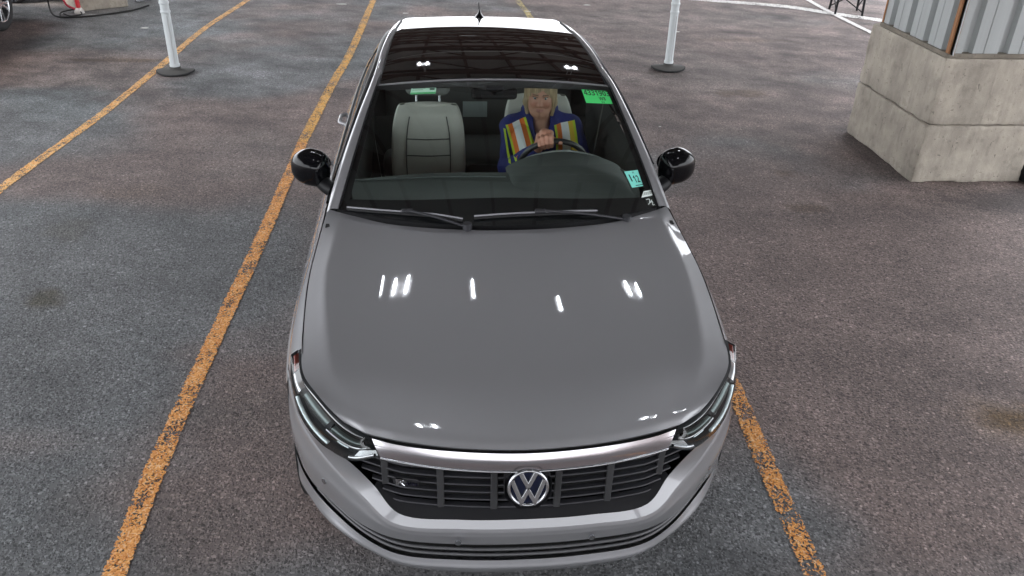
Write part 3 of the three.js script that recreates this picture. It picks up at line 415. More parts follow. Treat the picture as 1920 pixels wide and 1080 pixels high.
// grille
const gz = (x) => { x = Math.abs(x); return -0.055 - 0.26 * x * x - Math.max(0, x - 0.42) * 0.24; };
const gXmax = (y) => y < 0.475 ? 0.44 : y < 0.63 ? lerp(0.435, 0.598, (y - 0.475) / 0.155) : lerp(0.598, 0.49, (y - 0.63) / 0.07);
{
  const gr = part('grille', surf((u, v) => { const y = lerp(0.735, 0.450, v), X = Math.max(gXmax(y), 0.43) + 0.02, x = lerp(-X, X, u); return [x, y, gz(x) - 0.055]; }, 60, 8), gapM, car);
  const slatM = std([0.035, 0.035, 0.04], 0.32), uprightM = std([0.035, 0.035, 0.037], 0.45);
  const slat = (y, h, d, off) => { const X = gXmax(y) - 0.004, P = []; for (let i = 0; i <= 40; i++) { const x = lerp(-X, X, i / 40); P.push([x, y, gz(x) + off]); }
    const sec = [[h, -d], [h, d * 0.7], [h * 0.5, d], [-h * 0.5, d], [-h, d * 0.7], [-h, -d]]; return surf((u, v) => { const i = Math.round(u * 40), k = Math.round(v * 6) % 6, p = P[i]; return [p[0], p[1] + sec[k][0], p[2] + sec[k][1]]; }, 40, 6); };
  for (const y of [0.494, 0.527, 0.560, 0.593, 0.626, 0.659]) part('slat', slat(y, 0.0042, 0.010, -0.010), slatM, gr);
  for (const y of [0.5105, 0.5435, 0.5765, 0.6095, 0.6425]) part('slat', slat(y, 0.002, 0.006, -0.028), slatM, gr);
  for (const x of [-0.475, -0.288, -0.108, 0.108, 0.288, 0.475]) { const y1 = Math.abs(x) > 0.45 ? 0.688 : 0.69, y0 = Math.abs(x) > 0.45 ? 0.555 : 0.487; part('upright', bar([x * 0.995, y0, gz(x) - 0.004], [x, y1, gz(x) - 0.004], 0.016, 0.024, 0.004), uprightM, gr); }
  for (const x of [-0.38, -0.195, 0.195, 0.38]) part('tab', box(0.010, 0.04, 0.02, x, 0.665, gz(x) - 0.02, 0.003), slatM, gr);
  part('lower_lip', strip(mir([[0, 0.490, -0.074], [0.22, 0.490, -0.084], [0.42, 0.493, -0.118], [0.50, 0.545, -0.165]]), mir([[0, 0.462, -0.030], [0.22, 0.462, -0.039], [0.432, 0.467, -0.075], [0.513, 0.540, -0.138]]), 60), trimBlackM, gr);
  // top bar between hood and slats
  const T0 = [[0, 0.748, -0.036], [0.25, 0.749, -0.057], [0.42, 0.752, -0.092], [0.508, 0.759, -0.121]], T1 = [[0, 0.718, -0.024], [0.25, 0.718, -0.045], [0.40, 0.721, -0.076], [0.494, 0.727, -0.103]], T2 = [[0, 0.686, -0.020], [0.25, 0.687, -0.041], [0.39, 0.692, -0.070], [0.481, 0.700, -0.092]], T3 = [[0, 0.678, -0.032], [0.25, 0.679, -0.053], [0.39, 0.684, -0.082], [0.475, 0.692, -0.104]];
  part('top_bar', [patch([mir(T0), mir(T1), mir(T2)], 60, 6), patch([mir(T2), mir(T3)], 60, 1, true)], phys([0.46, 0.44, 0.46], 0.14, 0.9, {}), gr, 'bright silver bar along the grille top');
  part('bar_edge', tube(mir(T2), 0.0045, 80, 8), satinM, gr);
  // round emblem with recess
  const bz = -0.018, by = 0.626, tilt = -0.22;
  const place = (g) => { g.scale(0.86, 0.86, 1); g.rotateX(tilt); g.translate(0, by, bz); return g; };
  const oct = new THREE.CylinderGeometry(0.098, 0.086, 0.03, 8, 1, true); oct.rotateY(Math.PI / 8); oct.rotateX(Math.PI / 2); part('emblem_bezel', [place(oct), place(new THREE.CircleGeometry(0.098, 8, Math.PI / 8).translate(0, 0, -0.022))], trimBlackM, gr);
  const em = part('emblem', place(new THREE.CylinderGeometry(0.076, 0.078, 0.022, 48).rotateX(Math.PI / 2).translate(0, 0, 0.002)), std([0.006, 0.010, 0.028], 0.12), gr, 'round chrome emblem with a V over a W');
  const ring = new THREE.TorusGeometry(0.0735, 0.0075, 10, 64); ring.scale(1, 1, 0.8); ring.translate(0, 0, 0.014); part('ring', place(ring), satinM, em);
  const lw = 0.0145, stroke = (pts) => { // mitred letter stroke as an extruded shape
    const out = []; const n = pts.length, L = [], Rr = []; for (let i = 0; i < n; i++) { const p = new THREE.Vector2(...pts[i]), a = i ? p.clone().sub(new THREE.Vector2(...pts[i - 1])).normalize() : null, b = i < n - 1 ? new THREE.Vector2(...pts[i + 1]).sub(p).normalize() : null; const d = (a && b ? a.clone().add(b).normalize() : a ?? b), nrm = new THREE.Vector2(-d.y, d.x), k = a && b ? Math.min(3, 1 / Math.max(0.3, nrm.dot(new THREE.Vector2(-a.y, a.x)))) : 1; L.push(p.clone().addScaledVector(nrm, lw / 2 * k)); Rr.push(p.clone().addScaledVector(nrm, -lw / 2 * k)); }
    const g = new THREE.ExtrudeGeometry(new THREE.Shape([...L, ...Rr.reverse()]), { depth: 0.006, bevelEnabled: true, bevelSize: 0.0015, bevelThickness: 0.0015, bevelSegments: 2 }); g.translate(0, 0, 0.013); return place(g); };
  part('letter', stroke([[-0.029, 0.064], [0, 0.006], [0.029, 0.064]]), satinM, em);
  part('letter', stroke([[-0.062, 0.034], [-0.026, -0.058], [0, -0.008], [0.026, -0.058], [0.062, 0.034]]), satinM, em);
}
{ // small R badge on the grille
  const font = await new FontLoader().loadAsync('fonts/droid/droid_sans_bold.typeface.json');
  const b = part('badge', box(0.085, 0.030, 0.006, 0, 0, 0, 0.003).rotateY(-0.22).translate(-0.402, 0.608, gz(0.40) + 0.018), trimBlackM, car);
  const g = new TextGeometry('R', { font, size: 0.026, depth: 0.005, bevelEnabled: true, bevelSize: 0.0008, bevelThickness: 0.0008, bevelSegments: 1, curveSegments: 4 }); g.scale(1.5, 1, 1); g.rotateY(-0.22); g.translate(-0.438, 0.596, gz(0.43) + 0.024); part('letter', g, chromeM, b);
  const l = new TextGeometry('-Line', { font, size: 0.013, depth: 0.004, bevelEnabled: false, curveSegments: 3 }); l.rotateY(-0.22); l.translate(-0.403, 0.600, gz(0.40) + 0.023); part('letter', l, std([0.12, 0.12, 0.2], 0.2, 1), b);
}
// headlights (built on the left of the picture, mirrored)
{
  const T = [[0.515, 0.752, -0.124], [0.56, 0.772, -0.130], [0.61, 0.792, -0.158], [0.692, 0.822, -0.252], [0.760, 0.838, -0.36], [0.787, 0.862, -0.492]], B = [[0.487, 0.703, -0.093], [0.595, 0.636, -0.160], [0.693, 0.660, -0.226], [0.765, 0.697, -0.314], [0.806, 0.750, -0.408], [0.816, 0.845, -0.490]];
  const neg = (a) => a.map((p) => [-p[0], p[1], p[2]]), M = mix2(T, B, 0.5).map((p, i) => [p[0] + 0.010, p[1] + 0.004, p[2] + 0.014]), inw = (a, k) => a.map((p) => [p[0] * (1 - k * 0.55), p[1] - k * 0.15, p[2] - k]);
  const at = (s, t, d) => { const a = crv(T).getPoint(s), b = crv(B).getPoint(s), p = a.lerp(b, t); return [-(p.x - d * 0.55), p.y - d * 0.15, p.z - d]; };
  const housingM = std([0.030, 0.033, 0.035], 0.3), ledM = std([0.80, 0.92, 0.92], 0.25, 0.3), bowlM = std([0.085, 0.105, 0.10], 0.3, 0.8), footM = std([0.40, 0.42, 0.42], 0.25, 1), finM = std([0.42, 0.43, 0.43], 0.28, 1);
  const build = (f, lab) => {
    const hl = part('headlight', f(patch([neg(inw(T, 0.055)), neg(inw(M, 0.06)), neg(inw(B, 0.045))], 40, 8)), housingM, car, lab);
    part('bezel', f(mergeGeometries([strip(neg(T), neg(inw(T, 0.055)), 40), strip(neg(B), neg(inw(B, 0.045)), 40)].map(plain))), housingM, hl);
    part('lens', f(patch([neg(T), neg(M), neg(B)], 40, 8)), clearM, hl);
    const line = (t0, s0, s1, d, r, n = 12) => tube(Array.from({ length: n }, (_, i) => at(lerp(s0, s1, i / (n - 1)), t0, d)), r, 40, 8);
    part('light_strip', f(mergeGeometries([line(0.90, 0.37, 0.74, 0.008, 0.0075), line(0.66, 0.24, 0.33, 0.012, 0.004)].map(plain))), ledM, hl, 'pale curved light strip along the lamp foot');
    // two projector troughs
    const trough = (s0, s1, t0, t1, d) => patch([0, 0.33, 0.66, 1].map((k) => [0, 0.33, 0.66, 1].map((q) => at(lerp(s0, s1, q), lerp(t0, t1, k), d - 0.022 * Math.sin(Math.PI * k)))), 20, 10);
    part('reflector', f(trough(0.12, 0.42, 0.16, 0.50, 0.014)), bowlM, hl); part('reflector', f(trough(0.46, 0.70, 0.18, 0.62, 0.020)), bowlM, hl);
    part('bulb_cover', f(line(0.36, 0.12, 0.42, 0.010, 0.017)), blackGlossM, hl); part('bulb_cover', f(line(0.42, 0.48, 0.68, 0.014, 0.016)), blackPlasticM, hl);
    part('chrome_fin', f(mergeGeometries([line(0.55, 0.08, 0.44, 0.008, 0.0055), line(0.08, 0.12, 0.75, 0.008, 0.004), line(0.92, 0.03, 0.21, 0.006, 0.0065)].map(plain))), finM, hl);
    part('corner_bowl', f(trough(0.74, 0.87, 0.25, 0.72, 0.012)), finM, hl);
    part('foot_plate', f(mergeGeometries([patch([[at(0.02, 0.7, 0.012), at(0.16, 0.72, 0.02)], [at(0.01, 0.96, 0.006), at(0.19, 0.97, 0.008)]], 6, 4, true)].map(plain))), footM, hl);
    part('side_reflector', f(trough(0.88, 0.985, 0.15, 0.6, 0.012)), std([0.16, 0.03, 0.02], 0.25), hl, 'reddish corner reflector');
  };
  build((g) => g, 'headlight below the passenger side of the hood'); build(mirror, 'headlight below the driver side of the hood');
}

// windshield: x half width, z and y along the base and the top edge
const WS = (u, v, off = 0) => { const h = lerp(0.733, 0.582, v), zb = -1.235 - 0.210 * u * u, yb = 0.990 - 0.010 * u * u, zt = -2.066 + 0.036 * u * u, yt = 1.386 - 0.014 * u * u, b = 0.026 * 4 * v * (1 - v) * (1 - 0.3 * u * u) + off; return [u * h, lerp(yb, yt, v) + b * 0.88, lerp(zb, zt, v) + b * 0.47]; };
{
  const w = part('windshield', surf((u, v) => WS(u * 2 - 1, v), 48, 32), glassM, car);
  const lowV = (u) => lerp(0.165, 0.075, Math.pow(Math.abs(u), 1.6));
  const fr = [surf((a, b) => { const u = a * 2 - 1; return WS(u, lowV(u) * b, -0.004); }, 48, 5), surf((a, b) => { const u = a * 2 - 1; return WS(u, lerp(0.955 - 0.045 * Math.exp(-((u / 0.13) ** 2)), 1, b), -0.004); }, 48, 3)];
  for (const s of [-1, 1]) fr.push(surf((a, b) => { const v = lerp(0.0, 1, a), u = s * lerp(lerp(0.945, 0.955, v), 1, b); return WS(u, v, -0.0045); }, 24, 2));
  part('black_border', fr, std([0.004, 0.004, 0.005], 0.3), w);
  const decal = (name, u0, u1, v0, v1, m, lab, skew = 0, off = -0.006) => part(name, surf((a, b) => WS(lerp(u0, u1, a) + skew * b, lerp(v0, v1, b), off), 8, 6), m, w, lab);
  const paper = (draw, W = 256, H = 128) => std([1, 1, 1], 0.6, 0, { map: cvs(W, H, draw) });
  decal('sticker', 0.735, 0.985, 0.835, 0.985, paper((c, W, H) => { c.fillStyle = '#4fe07c'; c.fillRect(0, 0, W, H); c.fillStyle = '#c9f5d2'; c.fillRect(8, 8, W - 60, 8); c.fillStyle = '#20301f'; c.font = 'bold 58px sans-serif'; c.textAlign = 'center'; c.fillText('4331903', W * 0.48, 66); c.font = 'bold 38px sans-serif'; c.fillText('W8', W * 0.6, 102); c.font = 'bold 18px sans-serif'; c.fillText('5-2', W * 0.58, 122); }), 'bright green paper tag with a black number');
  decal('sticker', -0.695, -0.488, 0.905, 0.982, paper((c, W, H) => { c.fillStyle = '#bfe6cf'; c.fillRect(0, 0, W, H); c.fillStyle = '#58b878'; c.fillRect(0, H - 26, W, 26); c.fillStyle = '#6f8a7c'; c.font = '20px sans-serif'; for (let k = 0; k < 3; k++) c.fillRect(14, 18 + k * 22, 150 - k * 20, 7); c.fillStyle = '#33463b'; c.fillRect(190, 48, 50, 26); }), 'pale green label at the top of the glass');
  decal('sticker', 0.865, 0.985, 0.165, 0.285, paper((c, W, H) => { c.fillStyle = '#8fe6dc'; c.fillRect(0, 0, W, H); c.fillStyle = '#0d3b3c'; c.font = 'bold 84px sans-serif'; c.textAlign = 'center'; c.fillText('12', W / 2, H * 0.74); c.font = 'bold 22px sans-serif'; c.fillText('NY', W / 2, 24); c.fillRect(70, H - 16, 116, 6); c.fillRect(40, 30, 20, 60); }, 256, 140), 'turquoise inspection sticker with a number', -0.02);
  decal('sticker', 0.905, 0.985, 0.085, 0.125, paper((c, W, H) => { c.fillStyle = '#f4f4f4'; c.fillRect(0, 0, W, H); c.fillStyle = '#222'; for (let k = 0; k < 22; k++) c.fillRect(16 + k * 10, 24, 2 + (k * 7 % 5), H - 60); }), 'white bar code strip near the glass foot', 0.03, -0.003);
  decal('sticker', 0.925, 0.99, 0.015, 0.075, std([0.8, 0.8, 0.8], 0.6, 0, { map: cvs(128, 128, (c, W, H) => { c.fillStyle = '#0b0b0b'; c.fillRect(0, 0, W, H); c.strokeStyle = '#e8e8e8'; c.lineWidth = 11; c.beginPath(); c.moveTo(14, 20); c.bezierCurveTo(120, 0, 10, 90, 70, 70); c.bezierCurveTo(130, 50, 40, 130, 110, 116); c.moveTo(24, 96); c.lineTo(96, 40); c.stroke(); }) }), 'scribbled white mark on the black border', 0, -0.003);
  const mr = part('rear_mirror', box(0.23, 0.06, 0.035, 0.0, 1.325, -2.06, 0.025, 4), blackPlasticM, car); part('mount', [rod([0, 1.33, -2.05], [0, 1.362, -2.03], 0.014), box(0.09, 0.02, 0.06, 0, 1.362, -2.03, 0.008, 3)], blackPlasticM, mr);
}
// cowl, wipers
part('cowl', [patch([mir([[0, 0.952, -1.205], [0.3, 0.950, -1.228], [0.5, 0.945, -1.275], [0.70, 0.935, -1.375]]), mir([[0, 0.962, -1.24], [0.3, 0.96, -1.262], [0.5, 0.957, -1.31], [0.72, 0.950, -1.42]]), mir([[0, 0.992, -1.262], [0.3, 0.990, -1.285], [0.5, 0.986, -1.345], [0.725, 0.976, -1.455]])], 50, 8)], blackPlasticM, car);
{
  const wz = (x, v) => { let u = x / 0.7; for (let k = 0; k < 8; k++) u = x / lerp(0.733, 0.582, v); return WS(u, v, 0.012); };
  const wiper = (pts, pivot, lab) => { const P = pts.map(([x, v]) => wz(x, v)); const w = part('wiper', tube(P.map((p) => [p[0], p[1] + 0.010, p[2] + 0.006]), 0.0042, 30, 8), std([0.25, 0.25, 0.27], 0.25), car, lab); part('blade', tube(P.map((p) => [p[0], p[1] - 0.004, p[2]]), 0.006, 30, 6), rubberM, w); const mid = P[Math.floor(P.length / 2)]; part('arm', [tube([pivot, [lerp(pivot[0], mid[0], 0.5), lerp(pivot[1], mid[1], 0.5) + 0.018, lerp(pivot[2], mid[2], 0.5) + 0.01], [mid[0], mid[1] + 0.02, mid[2] + 0.01]], 0.0068, 24, 8), rod([pivot[0], pivot[1] - 0.02, pivot[2]], [pivot[0], pivot[1] + 0.018, pivot[2]], 0.02, 16), box(0.05, 0.016, 0.022, mid[0], mid[1] + 0.016, mid[2] + 0.008, 0.006)], std([0.02, 0.02, 0.024], 0.4), w); };
  wiper([[-0.69, 0.005], [-0.55, 0.022], [-0.42, 0.032], [-0.30, 0.034], [-0.18, 0.018]], [-0.16, 0.985, -1.235], 'wiper on the passenger side');
  wiper([[-0.13, 0.035], [0.02, 0.050], [0.16, 0.052], [0.30, 0.045], [0.42, 0.030]], [0.56, 0.972, -1.325], 'wiper on the driver side');
}
// pillars and roof
const Ry = (x, z) => table([[-3.62, 1.378], [-3.5, 1.392], [-3.2, 1.408], [-2.8, 1.417], [-2.4, 1.409], [-2.066, 1.386], [-1.9, 1.36]], z) - 0.058 * x * x;
const railIn = [0, 0.25, 0.5, 0.75, 1].map((v) => WS(-1, v, 0.001)).concat([-2.3, -2.6, -2.9, -3.2, -3.42].map((z, i) => { const x = -[0.566, 0.556, 0.545, 0.530, 0.510][i]; return [x, Ry(x, z) + 0.001, z]; }));
const railOut = [[-0.783, 0.975, -1.42], [-0.752, 1.075, -1.60], [-0.712, 1.175, -1.77], [-0.666, 1.27, -1.94], [-0.625, 1.34, -2.09], [-0.603, 1.372, -2.32], [-0.596, 1.384, -2.6], [-0.585, 1.380, -2.9], [-0.568, 1.365, -3.2], [-0.545, 1.340, -3.45]];
const railMid = railIn.map((p, i) => { const q = railOut[i]; return [(p[0] + q[0]) / 2 - 0.006, (p[1] + q[1]) / 2 + 0.011, (p[2] + q[2]) / 2 + (i < 5 ? 0.006 : 0)]; });
both('roof_rail', patch([railIn, railMid, railOut], 60, 8), paintM);
both('rail_seal', tube(railIn.map((p) => [p[0] + 0.004, p[1] + 0.001, p[2]]), 0.005, 60, 6), blackPlasticM);
part('roof', surf((a, b) => { const z = lerp(-2.070, -3.56, b), hw = table([[-3.56, 0.47], [-3.42, 0.512], [-3.2, 0.531], [-2.9, 0.546], [-2.6, 0.557], [-2.3, 0.567], [-2.07, 0.582]], z), x = (a * 2 - 1) * hw; return [x, Ry(x, z) - 0.002, z - 0.0 + 0.03 * (b < 0.05 ? 1 : 1) * (x / 0.58) ** 2 * (1 - b)]; }, 40, 40), paintM, car);
{
  const zr = (u) => -3.42 + 0.40 * Math.pow(Math.abs(u), 4), zf = (u) => -2.098 + 0.034 * u * u, hwz = (z) => table([[-3.42, 0.500], [-3.2, 0.518], [-2.9, 0.532], [-2.6, 0.543], [-2.3, 0.553], [-2.09, 0.562]], z);
  const G = (a, b0, b1, off) => surf((p, q) => { const u = p * 2 - 1, z = lerp(zf(u), zr(u), lerp(b0, b1, q)), x = u * hwz(z); return [x, Ry(x, z) + off, z]; }, 48, 30);
  const rg = part('roof_glass', G(0, 0, 0.318, 0.0045), roofGlassM, car, 'black front roof glass'); part('roof_glass', G(0, 0.326, 1, 0.0045), roofGlassM, car, 'black rear roof glass');
  part('glass_seam', surf((p, q) => { const u = p * 2 - 1, z = lerp(zf(u), zr(u), lerp(0.318, 0.326, q)), x = u * hwz(z); return [x, Ry(x, z) + 0.003, z]; }, 40, 1), std([0.25, 0.24, 0.23], 0.5), rg);
  part('header_trim', surf((p, q) => { const u = p * 2 - 1, z = -2.074 + 0.035 * u * u - 0.014 * q, x = u * 0.57; return [x, Ry(x, z) + 0.006 - 0.004 * (2 * q - 1) ** 2, z]; }, 40, 4), std([0.30, 0.30, 0.31], 0.3, 0.3), car);
  part('headliner', surf((p, q) => { const z = lerp(-2.07, -3.5, q), x = (p * 2 - 1) * 0.53; return [x, Ry(x, z) - 0.035, z]; }, 20, 12), linerM, car);
}
{ const a = part('antenna', new THREE.LatheGeometry([[0, 0.055], [0.006, 0.05], [0.012, 0.03], [0.03, 0.012], [0.036, 0]].map((p) => new THREE.Vector2(...p)), 20).scale(0.9, 1, 1.8).translate(-0.01, Ry(0, -3.50) - 0.004, -3.50), blackGlossM, car); part('mast', rod([-0.01, 1.40, -3.50], [-0.012, 1.47, -3.56], 0.0045, 8, 0.003), blackPlasticM, a); }
// side glass, pillars behind, tail
{
  const bot = [-1.56, -1.9, -2.4, -2.9, -3.4, -3.75].map((z) => [-(table(xsT, z) - 0.006), table(ysT, z) + 0.004, z]), top = [[-0.735, 1.10, -1.66], [-0.655, 1.285, -1.98], [-0.607, 1.362, -2.4], [-0.600, 1.366, -2.85], [-0.582, 1.348, -3.2], [-0.558, 1.30, -3.5]];
  both('side_window', patch([bot, mix2(bot, top, 0.5).map((p) => [p[0] - 0.014, p[1], p[2]]), top], 40, 12), phys([0.45, 0.5, 0.48], 0, 0, { transmission: 1, thickness: 0 }));
  both('window_trim', tube(bot.map((p) => [p[0] - 0.004, p[1], p[2]]), 0.008, 50, 6), trimBlackM);
  both('upper_trim', tube(top.map((p) => [p[0] - 0.003, p[1] + 0.004, p[2]]), 0.012, 50, 6), trimBlackM);
  both('center_pillar', patch([[[-0.80, 0.97, -2.50], [-0.705, 1.18, -2.56], [-0.604, 1.365, -2.60]], [[-0.80, 0.97, -2.62], [-0.705, 1.18, -2.65], [-0.604, 1.365, -2.68]]], 12, 2, true), blackGlossM);
  both('rear_pillar', patch([[[-0.79, 0.978, -3.72], [-0.67, 1.18, -3.62], [-0.556, 1.31, -3.46], [-0.545, 1.342, -3.44]], [[-0.76, 0.985, -4.1], [-0.665, 1.14, -3.95], [-0.56, 1.29, -3.66], [-0.50, 1.356, -3.55]], [[-0.70, 1.0, -4.2], [-0.62, 1.13, -4.02], [-0.54, 1.26, -3.76], [-0.47, 1.357, -3.56]]], 16, 8), paintM);
  part('rear_window', patch([mir([[0, 1.366, -3.57], [0.25, 1.362, -3.57], [0.47, 1.352, -3.565]]), mir([[0, 1.22, -3.90], [0.3, 1.215, -3.89], [0.58, 1.19, -3.87]]), mir([[0, 1.06, -4.22], [0.35, 1.05, -4.22], [0.70, 1.01, -4.19]])], 24, 16), phys([0.35, 0.4, 0.38], 0, 0, { transmission: 1, thickness: 0 }), car);
  part('boot_lid', patch([mir([[0, 1.06, -4.22], [0.35, 1.05, -4.22], [0.70, 1.0, -4.19], [0.745, 0.985, -4.2]]), mir([[0, 1.045, -4.45], [0.35, 1.04, -4.45], [0.62, 0.99, -4.45], [0.695, 0.965, -4.45]]), mir([[0, 1.05, -4.66], [0.35, 1.045, -4.66], [0.55, 0.985, -4.64], [0.63, 0.955, -4.62]])], 30, 12), paintM, car);
  part('rear_bumper', patch([mir([[0, 1.05, -4.66], [0.35, 1.045, -4.66], [0.56, 0.985, -4.64], [0.66, 0.95, -4.6]]), mir([[0, 0.80, -4.68], [0.35, 0.80, -4.68], [0.62, 0.78, -4.65], [0.76, 0.76, -4.58]]), mir([[0, 0.55, -4.70], [0.35, 0.55, -4.70], [0.64, 0.53, -4.66], [0.775, 0.5, -4.58]]), mir([[0, 0.22, -4.64], [0.35, 0.22, -4.64], [0.62, 0.22, -4.61], [0.75, 0.22, -4.55]])], 40, 20), paintM, car);
  both('tail_light', patch([[[-0.36, 0.93, -4.69], [-0.62, 0.93, -4.665], [-0.72, 0.92, -4.60]], [[-0.38, 0.80, -4.695], [-0.62, 0.80, -4.668], [-0.755, 0.80, -4.60]]], 16, 2, true), std([0.25, 0.005, 0.008], 0.15));
}
// side mirrors
{
  const shell = (s) => { const g = new THREE.SphereGeometry(1, 48, 32), p = g.attributes.position, q = (v, e) => Math.sign(v) * Math.pow(Math.abs(v), e); for (let i = 0; i < p.count; i++) { const x = p.getX(i), y = p.getY(i), z = p.getZ(i), yy = q(y, 0.75), xx = x < 0 ? q(x, 0.5) : q(x, 0.88); p.setXYZ(i, xx * 0.092 + (x > 0 ? 0 : 0.0), yy * 0.088 * (1 - 0.16 * Math.max(0, xx)) - 0.012 * (xx < 0 ? -xx : 0), q(z, 0.85) * 0.092 * (z < 0 ? 0.42 : 1) * (1 - 0.15 * Math.max(0, xx))); } g.computeVertexNormals(); g.rotateZ(0.02); g.rotateY(0.20); g.scale(s, 1, 1); if (s < 0) { const a = g.index.array; for (let i = 0; i < a.length; i += 3) { const t = a[i]; a[i] = a[i + 1]; a[i + 1] = t; } } g.translate(s * 0.888, 1.060, -1.765); return g; };
  for (const s of [-1, 1]) { const m = part('side_mirror', shell(s), blackGlossM, car, s < 0 ? 'gloss black mirror on the passenger side' : 'gloss black mirror on the driver side');
    part('arm', tube([[s * 0.775, 0.975, -1.66], [s * 0.81, 0.985, -1.69], [s * 0.845, 1.005, -1.73], [s * 0.87, 1.03, -1.76]], 0.036, 20, 12), blackPlasticM, m);
    part('mirror_glass', new THREE.CircleGeometry(0.07, 32).scale(1.3, 0.9, 1).rotateY(Math.PI).translate(s * 0.89, 1.060, -1.806), chromeM, m);
  }
}
// interior
const Y0 = 0.25;
{
  const d = part('dashboard', [patch([mir([[0, 0.955, -1.36], [0.3, 0.952, -1.40], [0.66, 0.945, -1.52]]), mir([[0, 0.972, -1.55], [0.3, 0.970, -1.57], [0.69, 0.960, -1.64]]), mir([[0, 0.968, -1.80], [0.35, 0.966, -1.80], [0.70, 0.960, -1.80]]), mir([[0, 0.955, -1.93], [0.35, 0.955, -1.92], [0.70, 0.950, -1.86]]), mir([[0, 0.915, -1.97], [0.35, 0.915, -1.96], [0.71, 0.91, -1.89]]), mir([[0, 0.70, -1.90], [0.35, 0.70, -1.90], [0.71, 0.70, -1.84]])], 50, 30)], dashM, car);
  // instrument hood
  part('instrument_hood', surf((a, b) => { const x = lerp(0.06, 0.66, a), k = Math.pow(Math.sin(Math.PI * clamp((x - 0.06) / 0.60)), 0.75), z = lerp(-1.58, -2.02, b), flat = sstep(0, 0.55, b); return [x, 0.962 + 0.075 * k * flat - 0.004 * b, z + 0.03 * (1 - k)]; }, 40, 16), dashM, d);
  part('instrument_panel', surf((a, b) => { const x = lerp(0.12, 0.60, a), k = Math.sin(Math.PI * clamp((x - 0.06) / 0.60)); return [x, lerp(0.955 + 0.070 * k, 0.84, b), -1.985 + b * 0.05]; }, 20, 4), gapM, d);
  part('dash_seam', [tube([[-0.69, 0.9625, -1.82], [-0.2, 0.971, -1.84], [0.05, 0.9725, -1.83]], 0.003, 30, 6), tube([[-0.68, 0.9525, -1.53], [-0.3, 0.9585, -1.45], [0, 0.962, -1.42], [0.3, 0.9585, -1.45], [0.68, 0.9525, -1.53]], 0.004, 40, 6)], std([0.12, 0.14, 0.14], 0.5), d);
  part('hood_edge_highlight', [tube([[0.10, 0.968, -2.0], [0.20, 1.012, -2.012], [0.36, 1.036, -2.02], [0.52, 1.012, -2.012], [0.62, 0.968, -2.0]], 0.006, 40, 8), tube([[0.62, 0.970, -1.98], [0.66, 0.963, -1.93], [0.70, 0.958, -1.87]], 0.005, 16, 8)], std([0.16, 0.175, 0.17], 0.5), d);  // paler tubes stand in for the highlight along the instrument hood edge
  part('vent', box(0.10, 0.012, 0.05, 0, 0.965, -1.415, 0.004), blackPlasticM, d);
  part('console', [box(0.24, 0.30, 0.9, 0, 0.52, -2.35, 0.04), box(0.26, 0.18, 0.03, 0, 0.82, -1.965, 0.01)], carpetM, d);
}
both('door_card', patch([[[-0.765, 0.965, -1.5], [-0.772, 0.975, -2.4], [-0.772, 0.98, -3.4]], [[-0.715, 0.90, -1.5], [-0.715, 0.91, -2.4], [-0.72, 0.92, -3.4]], [[-0.73, 0.45, -1.5], [-0.73, 0.45, -2.4], [-0.73, 0.45, -3.4]]], 20, 12), std([0.02, 0.021, 0.021], 0.7), car);
{ // steering wheel, top leaning forward
  const c = [0.345, 0.862, -2.255], tilt = 0.42;
  const put = (g) => { g.rotateX(tilt); g.translate(...c); return g; };
  const w = part('steering_wheel', put(new THREE.TorusGeometry(0.185, 0.0155, 14, 64)), std([0.02, 0.02, 0.022], 0.35), car);
  part('hub', put(mergeGeometries([new RoundedBoxGeometry(0.17, 0.12, 0.06, 3, 0.025), ...[[0.12, 0.0, 0.10, 0.035], [-0.12, 0.0, 0.10, 0.035], [0, -0.10, 0.04, 0.11]].map(([x, y, ww, hh]) => { const g = new RoundedBoxGeometry(ww, hh, 0.02, 2, 0.008); g.translate(x, y, -0.01); return g; })].map(plain))), blackPlasticM, w);
  part('column_cover', rod([0.345, 0.85, -2.24], [0.345, 0.76, -1.98], 0.05, 16), blackPlasticM, w);
}
